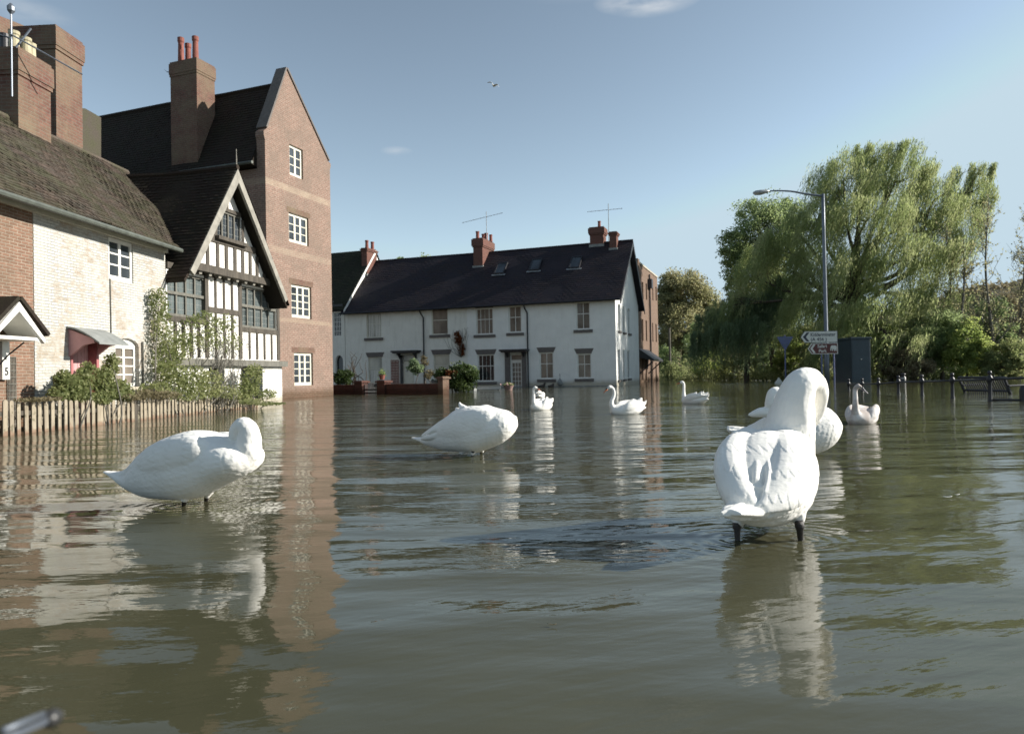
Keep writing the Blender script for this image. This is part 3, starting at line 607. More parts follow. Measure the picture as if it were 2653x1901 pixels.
# porch of the brick cottage at the frame edge
pc = C.empty('porch'); tag(pc, 'white gabled porch hood on iron brackets at the left edge of the brick wall', 'porch')
px_, pz = C.loc(84, 868, -.45); apx = C.loc(16, 776, -.45)[0]; xl_ = 2 * apx - px_; apz = C.loc(16, 776, -.45)[1]
po = MB()
for (a, b) in (((px_ + .06, pz - .02), (apx, apz)), ((xl_ - .06, pz - .02), (apx, apz))):
    d = np.array(b) - np.array(a); n = np.array([-d[1], d[0]]) / np.linalg.norm(d); n = n if n[1] > 0 else -n
    po.prism([a, b, tuple(np.array(b) + n * .06), tuple(np.array(a) + n * .06)], -.68, .0)
po.build('roof', M['dark_tiles'], pc)
sf = MB()
for (a, b) in (((px_ + .02, pz - .05), (apx, apz - .035)), ((xl_ - .02, pz - .05), (apx, apz - .035))):
    d = np.array(b) - np.array(a); n = np.array([-d[1], d[0]]) / np.linalg.norm(d); n = n if n[1] > 0 else -n
    sf.prism([a, b, tuple(np.array(b) + n * .02), tuple(np.array(a) + n * .02)], -.60, -.06)
sf.build('soffit', M['white_paint'], pc)
pb = MB()
for (a, b) in (((px_, pz - .06), (apx, apz - .04)), ((xl_, pz - .06), (apx, apz - .04))):
    pb.prism([a, b, (b[0], b[1] - .14), (a[0], a[1] - .08)], -.66, -.60)
pb.box(xl_ + .1, px_ - .02, -.62, 0, pz - .10, pz - .05).prism([(xl_ + .1, pz - .04), (px_ - .1, pz - .04), (apx, apz - .2)], -.05, 0)
pb.build('bargeboard', M['white_paint'], pc)
nx = C.loc(12, 1000, -.02)[0]; z0 = C.loc(12, 1063 * 0 + 983, -.02)[1]; z1 = C.loc(12, 875, -.02)[1]
MB().box(nx - .10, nx + .05, -.07, .0, z0, z1).build('post', M['white_paint'], pc)
ib = MB().tube([(px_ - .22, -.04, pz - .5), (px_ - .2, -.2, pz - .32), (px_ - .14, -.42, pz - .12)], .012, 6)
ib.tube([(px_ - .22, -.03, pz - .62), (px_ - .22, -.03, pz - .1)], .014, 6).build('iron_bracket', M['black_paint'], pc)
def text(s, size, mat, name, parent, loc, rot, depth=.002, sx=1, al='CENTER', bold=0):
    cu_ = bpy.data.curves.new('t', 'FONT'); cu_.body = s; cu_.size = size; cu_.extrude = depth; cu_.align_x = al; cu_.align_y = 'CENTER'; cu_.offset = bold
    t = bpy.data.objects.new('t', cu_); col.objects.link(t); dg = bpy.context.evaluated_depsgraph_get(); dg.update()
    me = bpy.data.meshes.new_from_object(t.evaluated_get(dg)); bpy.data.objects.remove(t); me.materials.clear(); me.materials.append(mat)
    o = bpy.data.objects.new(name, me); col.objects.link(o); o.parent = parent; o.location = loc; o.rotation_euler = rot; o.scale = (sx, 1, 1); return o
nz_ = C.loc(13, 963, -.07)[1]
text('5', .17, M['black_paint'], 'house_number', pc, (nx - .02, -.074, nz_), (R(90), 0, 0), bold=.004)
tl = MB(); tx0, tx1 = C.loc(18, 960)[0], C.loc(40, 960)[0]; tz0, tz1 = 0.0, C.loc(30, 925)[1]
for i in range(7): x = tx0 + (tx1 - tx0) * i / 6; tl.box(x - .006, x + .006, -.012, .0, tz0, tz1)
for i in range(12): z = tz0 + (tz1 - tz0) * i / 11; tl.box(tx0, tx1, -.02, -.012, z - .006, z + .006)
tlo = tl.build('trellis', M['timber_grey']); tlo.location = C.P; tlo.rotation_euler = (0, 0, math.atan2(C.g[1], C.g[0])); tag(tlo, 'narrow grey wire trellis on the brick wall beside the porch post', 'trellis')
# weather vane mast / aerial on the first stack
q = C.world(*[C.loc(30, 160, 2.2)[0], 2.2], C.loc(30, 250, 2.2)[1]); hgt = C.loc(25, 20, 2.2)[1] - q[2]
am = empty('tv_aerial', tuple(q)); tag(am, 'tall aerial mast with a round head against the left brick chimney', 'aerial')
MB().tube([(0, 0, 0), (0, 0, hgt)], .019, 6).build('mast', M['galv'], am)
MB().lathe([(.02, -.12), (.07, -.05), (.075, .03), (.02, .1)], 0, 0, 8, hgt).build('head', M['galv'], am)
MB().tube([(0, -.05, hgt * .7), (.9, .9, hgt * .45)], .016, 5).tube([(.02, 0, hgt * .66), (-.5, -.2, hgt * .72)], .012, 5).tube([(.02, .1, hgt * .58), (.2, .3, hgt * .85)], .02, 5).build('boom', M['galv'], am)
# roofs seen behind the cottages
rh = C.empty('rear_house'); tag(rh, 'brown house roof showing above the cottage ridge behind the left chimneys', 'house')
def quadpx(m, pts, y): m.add([(*[C.loc(a, b, y)[0], y, C.loc(a, b, y)[1]],) for a, b in pts], [tuple(range(len(pts)))])
rm = MB(); pts = [(-60, -30), (0, 42), (60, 66), (126, 104), (140, 420), (-60, 330)]; pp = [C.loc(a, b, 6.5) for a, b in pts]
rm.prism(pp, 6.5, 9.5).build('wall', M['chimney_brick'], rh)
pp = [C.loc(a, b, 7.5) for a, b in [(205, 279), (222, 282), (262, 305), (262, 470), (205, 440)]]
MB().prism(pp, 7.5, 10).build('roof', M['moss_tiles'], rh)

# ================================================================ WHITE TERRACE
P = gz(1598, 1000); E = Fac(P, (1, -.362)); te = E.empty('white_terrace')
tag(te, 'long white rendered terrace with dark slate roof, sash windows and brick chimneys', 'house')
eL, zEv, yr, zRd, D = -17.75, 5.12, 3.9, 8.85, 7.4
xdiv = E.loc(1211, 900)[0]
up = [E.rect(949, 987, 809.6, 875), E.rect(1118, 1160, 798, 867), E.rect(1233, 1277.6, 798, 867), E.rect(1317.5, 1351, 792, 862), E.rect(1492, 1528.7, 782, 854)]
gr = [E.rect(953.6, 990, 925, 992), E.rect(1123, 1165, 918, 984), E.rect(1237.6, 1281, 918, 988.6), E.rect(1397.5, 1434, 912.8, 982), E.rect(1495, 1532, 916, 980.6)]
d1 = E.rect(1041.6, 1072, 920, 1000); d2 = E.rect(1322, 1353, 917, 1010); d1 = (d1[0], d1[1], -.5, d1[3]); d2 = (d2[0], d2[1], -.3, d2[3])
us = up[3:] + [up[2]]
MB().prism([(eL, -1.2), (xdiv, -1.2), (xdiv, zEv), (eL, zEv)], .02, .3, [hole(r) for r in up[:2] + gr[:2] + [d1]], hole_depth=.2).build('front_wall', M['render_old'], te)
MB().prism([(xdiv, -1.2), (0, -1.2), (0, zEv), (xdiv, zEv)], 0, .3, [hole(r) for r in up[2:] + gr[2:] + [d2]], hole_depth=.2).build('front_wall', M['render_white'], te)
GW = Fac(E.world(0, 0, 0), E.n)    # right hand gable face: local x runs back along the depth
gwn = []
for (a, b, c_, d_) in [(1601, 1606.5, 788, 857), (1613.5, 1618.5, 795, 861), (1626.5, 1631.5, 800, 864), (1601, 1607, 905, 984), (1614, 1619, 906, 982), (1626, 1632, 907, 980)]:
    r = GW.rect(a, b, c_, d_); gwn.append(r)
gwall = MB().prism([(.31, -1.2), (D, -1.2), (D, zEv), (yr, zRd - .12), (.31, zEv + (zRd - zEv) * .08 - .1), (.0 + .31, zEv)], -.3, 0, [hole(r) for r in gwn], ax='x', hole_depth=-.15)
# prism along x: outer face must be x=0, so build it mirrored
gwall = MB()
gwall.prism([(0.31, -1.2), (D, -1.2), (D, zEv), (yr, zRd - .12), (.31, zEv + .1)], .004, -.3, [hole(r) for r in gwn], ax='x', hole_depth=-.12)
gwall.build('gable_wall', M['render_white'], te)
for r in gwn:
    f = MB().box(-.10, -.07, r[0], r[1], r[2], r[3]).build('window', M['white_paint'], te)
    MB().box(-.07, -.065, r[0] + .06, r[1] - .06, r[2] + .06, r[3] - .06).build('glass', M['glass'], f)
    MB().box(.005, .10, r[0] - .1, r[1] + .1, r[2] - .12, r[2]).build('sill', M['lintel'], f)
MB().box(eL, -.31, .31, D, -1.2, zEv - .03).build('side_wall', M['render_old'], te)
def lintel(r, h, par, trap=.16):
    x0, x1, z0, z1 = r; top = min(z1 + h, zEv - .02)
    MB().prism([(x0 - .02, z1 + .005), (x1 + .02, z1 + .005), (x1 + trap, top), (x0 - trap, top)], -.012, .03).build('lintel', M['lintel'], par)
def sill(r, par): x0, x1, z0, z1 = r; MB().box(x0 - .14, x1 + .14, -.08, .1, z0 - .17, z0 - .004).build('sill', M['lintel'], par)
for i, r in enumerate(up + gr):
    gm = [M['glass_curtain'], M['glass_taupe'], M['glass_taupe'], M['glass_taupe'], M['glass_taupe'], M['glass_curtain'], M['glass_curtain'], M['glass_dark'], M['glass_taupe'], M['glass_taupe']][i]
    j = i % 5
    if j < 2: wn = window(te, r, 1, 1, M['cream_paint'], gm, .08, .06, .03, sashbar=.55)
    elif j == 2: wn = window(te, r, 2, 1, M['white_paint'], gm, .08, .07, .01, sashbar=.58); x0, x1, z0, z1 = r; MB().box(x0 + .27, x0 + .30, .09, .13, z0 + .06, z1 - .06).box(x1 - .30, x1 - .27, .09, .13, z0 + .06, z1 - .06).build('glazing_bar', M['white_paint'], wn)
    else: wn = window(te, r, 2, 1, M['white_paint'], gm, .08, .07, .035, sashbar=.58)
    if i >= 5 or i >= 2: lintel(r, .30, wn)
    sill(r, wn)
    if j in (0, 1) and i not in (1,):   # gathered curtains behind the glass plane shown as folds
        x0, x1, z0, z1 = r; cm = MB()
        for k in range(7):
            if k in (3,) and i == 0: continue
            xx = x0 + .1 + (x1 - x0 - .2) * (k + .5) / 7; cm.box(xx - .03, xx + .03, .107, .109, z0 + .1, z0 + (z1 - z0) * (.5 if i != 0 else .9))
        cm.build('curtain', M['plaster'], wn)
for k, (r, cx0_, cx1_, cz0, cz1) in enumerate(((d1, 1014, 1081, 909, 924), (d2, 1294, 1365, 906, 919))):
    x0 = E.loc(cx0_, 912, -.5)[0]; x1 = E.loc(cx1_, 912, -.5)[0]; zt = E.loc((cx0_ + cx1_) / 2, cz0, -.5)[1]
    MB().box(x0, x1, -.62, .0, zt - .07, zt + .03).box(x0 + .08, x1 - .08, -.55, .0, zt - .14, zt - .07).build('door_canopy', M['black_paint'], te)
    for x in (x0 + .3, x1 - .38): MB().prism([(0, zt - .12), (-.42, zt - .12), (-.42, zt - .2), (-.2, zt - .3), (0, zt - .5)], x, x + .08, ax='x').build('canopy_bracket', M['black_paint'], te)
    if k == 0:
        dm = MB().box(r[0] + .05, r[1] - .05, .1, .14, -.5, r[3] - .38).build('door', M['cream_paint'], te)
        MB().box(r[0] + .2, r[0] + .4, .095, .1, 1.05, 1.12).build('letter_plate', M['alu'], dm)
        MB().box(r[0] - .12, r[0], -.03, .1, -.5, r[3]).build('door_post', M['black_paint'], te)
        MB().box(r[0] + .05, r[1] - .05, .1, .12, r[3] - .34, r[3] - .02).build('fanlight', M['glass_curtain'], te)
    else:
        a, b, z0, z1 = r
        for (xa1, xb1) in ((E.loc(1309, 960)[0], a), (b, E.loc(1364, 960)[0])): MB().box(xa1, xb1, -.07, .06, -.3, zt - .14).build('pilaster', M['lintel'], te)
        window(te, (a, b, z1 - .42, z1), 1, 1, M['white_paint'], M['glass_taupe'], .08, .06, name='fanlight')
        window(te, (a, b, -.3, z1 - .42), 3, 6, M['white_paint'], M['glass_taupe'], .08, .11, .03, name='door')
# roof
ov = .35; sl_ = (zRd - zEv) / yr; zo = zEv - ov * sl_ + .1
rf = MB(); xr0, xr1 = eL - .15, .38
rf.tiles((xr0, -ov, zo), (xr1 - xr0, 0, 0), (0, yr + ov, zRd - zo), .3, .2, jit=.004, lip=.009, wav=.05, seed=21)
rf.add([(xr0, yr, zRd), (xr1, yr, zRd), (xr1, D + ov, zo), (xr0, D + ov, zo)], [(0, 1, 2, 3)])
rf.prism([(-ov, zo - .01), (yr, zRd - .015), (D + ov, zo - .01), (D + ov, zo - .08), (yr, zRd - .14), (-ov, zo - .08)], xr0, xr1, ax='x')
rf.tube([(xr0, yr, zRd), (-9, yr, zRd - .03), (xr1, yr, zRd + .02)], .08, 6)
rf.build('roof', M['slate_tiles'], te)
vb = MB()
for (a, b) in (((-ov, zo), (yr, zRd)), ((D + ov, zo), (yr, zRd))): vb.prism([(a[0], a[1] - .02), (b[0], b[1] - .02), (b[0], b[1] - .32), (a[0], a[1] - .27)], xr1 - .03, xr1 + .02, ax='x')
vb.build('bargeboard', M['black_paint'], te)
MB().tube([(xr0, -ov - .05, zo - .02), (xr1, -ov - .05, zo - .02)], .055, 6).build('gutter', M['black_paint'], te)
for px in (1099, 1368):
    x = E.loc(px, 900)[0]; MB().tube([(x - .12, -ov, zo - .05), (x - .1, -.2, zo - .25), (x, -.06, zo - .5), (x, -.06, -.3)], .045, 8).build('downpipe', M['black_paint'], te)
# slope of the roof: plane point (0, 0, zEv+.1) with normal
pn = (0, -sl_, 1)
for quad in ([(1286, 712), (1310, 712), (1304.5, 681), (1313, 681)], ):
    pass
for (xl, xr, yt, yb) in ((1287, 1309, 682, 711), (1377.5, 1399, 672, 702), (1480, 1503, 666, 696)):
    pb_ = E.slope((xl + xr) / 2 - 4, yb, (0, 0, zEv + .1), pn); pt_ = E.slope((xl + xr) / 2 + 4, yt, (0, 0, zEv + .1), pn); wd = .34
    xc_ = pb_[0] * .5 + pt_[0] * .5
    ta = np.array([0, 1, sl_]); ta = ta / np.linalg.norm(ta); nn_ = np.array([0, -sl_, 1]); nn_ = nn_ / np.linalg.norm(nn_); L = np.linalg.norm(pt_ - pb_) * .98
    base = np.array([xc_, pb_[1], pb_[2]])
    def slab(m, u0, u1, v0, v1, h0, h1):
        P8 = [base + np.array([u, 0, 0]) + ta * v + nn_ * h for h in (h0, h1) for (u, v) in ((u0, v0), (u1, v0), (u1, v1), (u0, v1))]
        m.add(P8, [(0, 3, 2, 1), (4, 5, 6, 7), (0, 1, 5, 4), (1, 2, 6, 5), (2, 3, 7, 6), (3, 0, 4, 7)])
    m = MB(); slab(m, -wd, -wd + .07, 0, L, 0, .1); slab(m, wd - .07, wd, 0, L, 0, .1); slab(m, -wd + .07, wd - .07, 0, .07, 0, .1); slab(m, -wd + .07, wd - .07, L - .1, L, 0, .1)
    o = m.build('roof_window', M['black_paint'], te); m = MB(); slab(m, -wd + .05, wd - .05, .05, L - .05, .05, .07); m.build('glass', M['glass'], o)
    m = MB(); slab(m, -wd - .12, wd + .12, -.14, -.0, .02, .035); m.build('lead_flashing', M['alu'], o)
def rchim(pl_, pr, pb2, pyt, yl, dep, pots, capz=.5):
    a = E.loc(pl_, (pyt + pb2) / 2, yl)[0]; b = E.loc(pr, (pyt + pb2) / 2, yl)[0]; zt = E.loc((pl_ + pr) / 2, pyt, yl)[1]
    zb = zEv + (yl) * sl_ - .6
    c = chim(te, E, 'chimney', a, b, yl, yl + dep, zb, zt, M['chimney_red'], pots(a, b, yl), cap=.09, capz=capz)
    MB().box(a - .05, b + .05, yl - .06, yl + .1, zEv + yl * sl_ - .05, zEv + yl * sl_ + .12).build('lead_flashing', M['lead'], c); return c, a, b, zt
M['chimney_red'] = brick('chimney_red', (.19, .075, .055), (.14, .055, .045), (.17, .12, .10), dirt=(.12, .08, .06))
rchim(937, 951, 722, 643, 2.7, 1.3, lambda a, b, y: [(a + .25, y + .3, .55, .13, M['pot_red']), (a + .3, y + .95, .55, .13, M['pot_red'])], .2)
c2 = rchim(1226, 1250, 680, 618, 2.7, 1.9, lambda a, b, y: [(a + .18 + .3 * i, y + .35 + .75 * (i % 2), .5, .13, M['pot_red']) for i in range(2)] + [(a + .2, y + 1.3, .5, .13, M['pot_red']), (a + .65, y + 1.5, .45, .12, M['pot_red'])], .55)
c3 = rchim(1528, 1563, 634, 589, 3.7, .8, lambda a, b, y: [((a + b) / 2 + .1, y + .4, .42, .11, M['pot_red'])], .45)
rchim(1579, 1597, 638, 601, 3.3, .6, lambda a, b, y: [], .2)
q = E.world(c2[1] + .6, 3.6, c2[3] - .4); aerial(tuple(q), (1, -.1, 0), 2.3, 2.7, 12, 'tv_aerial', 'tall television aerial above the middle brick chimney of the white terrace', tilt=.55)
q = E.world(E.loc(1575, 620, 3.9)[0], 4.2, zRd - .1); aerial(tuple(q), (1, -.05, 0), 2.6, 2.2, 10, 'tv_aerial', 'television aerial beside the right hand chimneys of the white terrace', tilt=.15)
MB().box(E.loc(1440, 1000)[0] - 3.5, 0.02, -.03, 0.0, -.3, .05).build('plinth', M['lead'], te)
# house adjoining on the left of the terrace
lh = E.empty('gabled_house'); tag(lh, 'white house with green brown roof and arched doorway between tower house and terrace', 'house')
x1_ = eL - .03; x0_ = x1_ - 5; zE2 = E.loc(885, 795)[1]; zR2 = E.loc(930, 650, 3.9)[1]
lw = E.rect(864, 884, 808, 872)
ad = E.rect(869, 889, 920, 1000); xmid = (ad[0] + ad[1]) / 2
arch2 = [(ad[0], -1), (ad[1], -1)] + [(xmid + (ad[1] - ad[0]) / 2 * math.cos(a), ad[3] - .4 + .4 * math.sin(a)) for a in np.linspace(0, math.pi, 9)]
MB().prism([(x0_, -1.2), (x1_, -1.2), (x1_, zE2), (x0_, zE2)], 0, .3, [hole(lw), arch2], hole_depth=.25).build('front_wall', M['render_old'], lh)
MB().prism([(.31, -1.2), (D, -1.2), (D, zE2), (yr, zR2 - .1), (.31, zE2 + .25)], x1_ - .2, x1_, ax='x').build('side_wall', M['render_white'], lh)
MB().box(x0_, x1_ - .21, .31, D, -1.2, zE2 - .05).build('rear_wall', M['render_old'], lh)
MB().box(ad[0] - .1, ad[1] + .1, .22, .25, -1, ad[3] + .05).build('door', M['glass_dark'], lh)
window(lh, lw, 4, 5, M['white_paint'], M['glass_dark'], .04, .05, .03)
MB().box(lw[0] - .2, lw[1] + .15, -.04, .0, lw[3] + .02, lw[3] + .5).build('lintel', M['black_paint'], lh)
m = MB(); s2 = (zR2 - zE2) / yr
m.tiles((x0_, -.25, zE2 - .2 * s2), (x1_ - x0_ + .1, 0, 0), (0, yr + .25, zR2 - zE2 + .2 * s2), .25, .16, seed=31)
m.add([(x0_, yr, zR2), (x1_ + .1, yr, zR2), (x1_ + .1, D, zE2), (x0_, D, zE2)], [(0, 1, 2, 3)]); m.build('roof', M['green_tiles'], lh)
MB().prism([(-.25, zE2 - .2 * s2 - .02), (yr, zR2 - .02), (yr, zR2 - .25), (-.25, zE2 - .2 * s2 - .22)], x1_ + .1, x1_ + .14, ax='x').build('bargeboard', M['white_paint'], lh)

# ================================================================ BRICK WAREHOUSE beyond
P = gz(1658, 991); W = Fac(P, (.362, 1)); wh = W.empty('warehouse')
tag(wh, 'narrow brown brick warehouse with flat parapet beyond the right end of the terrace', 'building')
M['ware_brick'] = brick('ware_brick', (.20, .125, .09), (.15, .095, .07), (.26, .21, .17), dirt=(.14, .10, .07))
xr_ = W.loc(1706, 900)[0]; zt = W.loc(1680, 702)[1]
wr = []
for (a, b) in ((1663, 1667), (1673, 1676.5), (1690, 1692.5), (1698.5, 1701.5)):
    for (c_, d_) in ((730, 775), (826, 882), (926, 984)): wr.append(W.rect(a, b, c_ + (a - 1660) * .35, d_ + (a - 1660) * .1))
MB().prism([(0, -1.2), (xr_, -1.2), (xr_, zt), (0, zt)], 0, .4, [hole(r) for r in wr], hole_depth=.25).build('front_wall', M['ware_brick'], wh)
for r in wr: 
    f = MB().box(r[0], r[1], .12, .16, r[2], r[3]).build('window', M['white_paint'], wh)
    MB().box(r[0] + .15, r[1] - .15, .11, .119, r[2] + .1, r[3] - .1).build('glass', M['glass'], f)
MB().box(0, xr_, .4, 9, -1.2, zt - .4).build('side_wall', M['dark_brick'], wh)
MB().box(-.02, .7, -.02, .6, zt, W.loc(1661, 677)[1]).build('parapet_pier', M['ware_brick'], wh)
MB().box(.7, xr_ + .03, -.06, .3, zt, zt + .12).build('coping', M['stone'], wh)
dx = W.loc(1682, 850)[0]; MB().tube([(dx, -.1, zt - .3), (dx, -.1, -.2)], .07, 6).box(dx - .35, dx + .35, -.32, 0, zt - 1.4, zt - .7).build('downpipe', M['black_paint'], wh)
a = W.loc(1683, 935, -.8)[0]; b = W.loc(1708, 935, -.8)[0]; z = W.loc(1690, 922, -.8)[1]
MB().prism([(0, z + .55), (-1.1, z - .25), (-1.1, z - .4), (0, z - .1)], a, b, ax='x').tube([(a + .3, -1, z - .4), (a + .3, -.0, z - 1.3)], .05, 5).tube([(b - .4, -1, z - .4), (b - .4, -.0, z - 1.3)], .05, 5).build('canopy', M['black_paint'], wh)
aerial(tuple(W.world(2.2, 1, zt)), (1, .2, 0), 1.0, .6, 4, 'tv_aerial', 'tiny television aerial on the roof of the brown warehouse')

# ================================================================ foliage tools
def leaves(name, mat, C, L, W_, parent=None, axis=None, smooth=0):
    "C: (n,3) leaf centres, L/W lengths; every leaf its own four cornered blade"
    n = len(C); C = np.asarray(C); L = np.broadcast_to(L, (n,)) * rng.uniform(.7, 1.3, n); W2 = np.broadcast_to(W_, (n,)) * rng.uniform(.7, 1.3, n)
    a = rng.normal(size=(n, 3)) if axis is None else axis + rng.normal(size=(n, 3)) * .28
    a /= np.linalg.norm(a, axis=1)[:, None]; b = np.cross(a, rng.normal(size=(n, 3))); b /= np.linalg.norm(b, axis=1)[:, None]
    a = a * L[:, None] / 2; b = b * W2[:, None] / 2
    V = np.stack([C - a, C + b - a * .1, C + a, C - b - a * .1], 1).reshape(-1, 3)
    me = bpy.data.meshes.new(name); me.vertices.add(4 * n); me.vertices.foreach_set('co', V.ravel()); me.loops.add(4 * n); me.polygons.add(n)
    me.loops.foreach_set('vertex_index', np.arange(4 * n, dtype=np.int32)); me.polygons.foreach_set('loop_start', np.arange(0, 4 * n, 4, dtype=np.int32)); me.polygons.foreach_set('loop_total', np.full(n, 4, np.int32))
    me.update(); me.validate(); me.materials.append(mat)
    o = bpy.data.objects.new(name, me); col.objects.link(o)
    if parent: o.parent = parent
    return o
def limb(m, p0, p1, r0, r1, bend=.12, n=6, seg=5):
    p0, p1 = np.array(p0), np.array(p1); d = p1 - p0; L = np.linalg.norm(d); off = rng.normal(size=(2, 3)) * L * bend
    pts = [p0, p0 + d * .33 + off[0], p0 + d * .66 + off[1], p1]; pts = cat_rom(pts, seg)
    m.tube(pts, list(np.linspace(r0, r1, len(pts))), n); return pts
def tree(name, label, cat, base, blobs, leafmat, L, W_, nleaf, trunk_r, bark='bark', clumps=14, spread=.30, group=None, twigs=True, fork=.35):
    "blobs: (centre, (rx,ry,rz), weight) in world coords"
    base = np.array(base, float); root = empty(name, tuple(base)); tag(root, label, cat, group)
    m = MB(); tips = []; top = max(b[0][2] for b in blobs); hub = np.array([0, 0, (top - base[2]) * fork]); 
    mainc = np.mean([np.array(b[0]) for b in blobs], axis=0) - base; hub[:2] += mainc[:2] * .35
    limb(m, (0, 0, -1.0), hub, trunk_r, trunk_r * .72, .04, 8)
    cents = []; wt = sum(b[2] for b in blobs)
    for (c, r, wgt) in blobs:
        c = np.array(c) - base; r = np.array(r); lp = limb(m, hub * rng.uniform(.75, 1.1), c, trunk_r * .5, trunk_r * .14, .09)
        k = max(3, int(clumps * len(blobs) * wgt / wt))
        for _ in range(k):
            d = rng.normal(size=3); d /= np.linalg.norm(d); q = c + d * r * rng.uniform(.35, 1.) ** .6
            cents.append((q, r.mean() * spread * rng.uniform(.7, 1.3)))
            st = np.array(lp[rng.integers(len(lp) // 2, len(lp))])
            if twigs: limb(m, st, q, trunk_r * .13, trunk_r * .03, .08, 4, 3)
    m.build('trunk', M[bark], root, smooth=True)
    P = []
    per = nleaf // len(cents)
    for q, s in cents:
        k = int(per * rng.uniform(.5, 1.5)); g = rng.normal(size=(k, 3)); g /= np.linalg.norm(g, axis=1)[:, None]
        P.append(q + g * (rng.uniform(0, 1, (k, 1)) ** .45) * s * np.array([1.15, 1.15, .8]) + rng.normal(size=(k, 3)) * s * .12)
    leaves('crown', leafmat, np.concatenate(P), L, W_, root); return root
def blob(px, py, Y, rpx, rpy, ry=None, w=1.):
    c = at(px, py, Y); k = Y / FP; return (c, (rpx * k, ry or (rpx * k), rpy * k), w)
def strands(P0, lens, lean, mat, name, parent, step=.14, leafL=.2, leafW=.045, curl=.5):
    "hanging willow whips: start points, lengths, horizontal lean"
    C, A = [], []
    for p, L in zip(P0, lens):
        n = max(3, int(L / step)); t = np.arange(n) / n; ph = rng.uniform(0, 6.28); ln = lean * rng.uniform(.4, 1.6) + rng.normal(size=3) * .06
        q = p[None] + ln[None] * (t[:, None] ** 1.3) * L + np.stack([np.sin(ph + t * 3) * .07 * L * t, np.cos(ph + t * 2.3) * .07 * L * t, -t * L + .22 * L * np.sin(t * 3.14) * curl], 1)
        d = np.gradient(q, axis=0); C.append(q + rng.normal(size=q.shape) * .035); A.append(d / np.linalg.norm(d, axis=1)[:, None])
    return leaves(name, mat, np.concatenate(C), leafL, leafW, parent, axis=np.concatenate(A))

# ================================================================ BIG WILLOW
def willow(label, base, lobes, mat, nst, lmin, lmax, lean, tr, group=None, leafL=.24, leafW=.05, extra=()):
    base = np.array(base, float); root = empty('willow_tree', tuple(base)); tag(root, label, 'tree', group)
    m = MB(); S, Ls = [], []; hub = np.array([0, 0, 2.6 * tr * 6])
    limb(m, (0, 0, -1), hub, tr, tr * .8, .05, 9)
    wt = sum(l[2] for l in lobes)
    for (c, r, wgt) in lobes:
        c = np.array(c) - base; r = np.array(r); fk = hub * rng.uniform(.7, 1.15); lp = limb(m, fk, c, tr * .5, tr * .12, .05, 7)
        for _ in range(5):
            d = rng.normal(size=3); d[2] = abs(d[2]) * .6; d /= np.linalg.norm(d); limb(m, np.array(lp[rng.integers(len(lp) // 2, len(lp))]), c + d * r * .7, tr * .13, tr * .02, .07, 4, 4)
        k = int(nst * wgt / wt); g = rng.normal(size=(k, 3)); g[:, 2] = np.abs(g[:, 2]) * 1.0 - .25; g /= np.linalg.norm(g, axis=1)[:, None]
        # clumped: strands gather round a few twig ends
        ends = g[rng.integers(0, k, max(6, k // 26))]; idx = rng.integers(0, len(ends), k)
        p = c + (ends[idx] * rng.uniform(.55, 1.03, (len(ends), 1))[idx] * r) + rng.normal(size=(k, 3)) * r * .085
        S.append(p); Ls.append(rng.uniform(lmin, lmax, k) * rng.uniform(.5, 1.2, len(ends))[idx])
    m.build('trunk', M['bark'], root, smooth=True)
    strands(np.concatenate(S), np.concatenate(Ls), np.array(lean), mat, 'crown', root, leafL=leafL, leafW=leafW); return root
def lb(px, py, Y, rx, ry_, w, dep=None): return blob(px, py, Y, rx, ry_, dep, w)
wb = at(2205, 985, 46)
willow('big pale green weeping willow with windblown hanging branches behind the street lamp', (wb[0], wb[1], .2),
       [lb(2185, 470, 45, 95, 85, .9), lb(2120, 560, 46, 70, 60, .5), lb(2330, 450, 46, 95, 85, 1.), lb(2250, 560, 44, 120, 80, 1.2), lb(2520, 500, 47, 60, 85, .45), lb(2420, 540, 46, 90, 90, .9),
        lb(2350, 660, 44, 130, 80, 1.2), lb(2200, 700, 44, 110, 80, .9), lb(2480, 640, 46, 70, 90, .5), lb(2290, 800, 43, 130, 70, .9), lb(2420, 780, 44, 90, 80, .8), lb(2120, 740, 46, 70, 90, .5), lb(2540, 440, 47, 40, 30, .2), lb(2240, 400, 46, 50, 35, .35), lb(2330, 390, 46, 50, 30, .35), lb(2160, 860, 43, 70, 50, .6), lb(2320, 890, 42, 110, 50, .7), lb(1960, 720, 47.5, 60, 60, .5), lb(1985, 640, 47.5, 60, 55, .5), lb(1900, 790, 47, 50, 45, .4), lb(2060, 600, 47, 70, 70, .6), lb(2030, 690, 47, 80, 80, .7), lb(2080, 800, 46, 70, 60, .6), lb(2240, 500, 46, 90, 60, .6), lb(2400, 480, 46, 80, 60, .5), lb(2470, 570, 46, 80, 70, .6), lb(2550, 520, 47, 40, 60, .3)],
       M['willow'], 14500, 1.1, 3.2, (-.34, .02, 0), .34, leafW=.036)
wb = at(1935, 985, 50)
willow('low dark blue green weeping willow drooping to the left of the give way sign', (wb[0], wb[1], .2),
       [lb(1850, 830, 48, 45, 38, .8), lb(1925, 800, 48, 60, 45, 1.), lb(1990, 790, 48, 55, 50, 1.), lb(2060, 800, 49, 50, 50, .7), lb(1812, 872, 47, 20, 20, .35), lb(1880, 860, 47, 60, 30, .8), lb(1950, 850, 47, 60, 35, .8), lb(2020, 740, 48, 60, 40, .6)],
       M['willow_dark'], 6000, 1.0, 2.8, (-.08, 0, 0), .2, leafL=.2, leafW=.04)
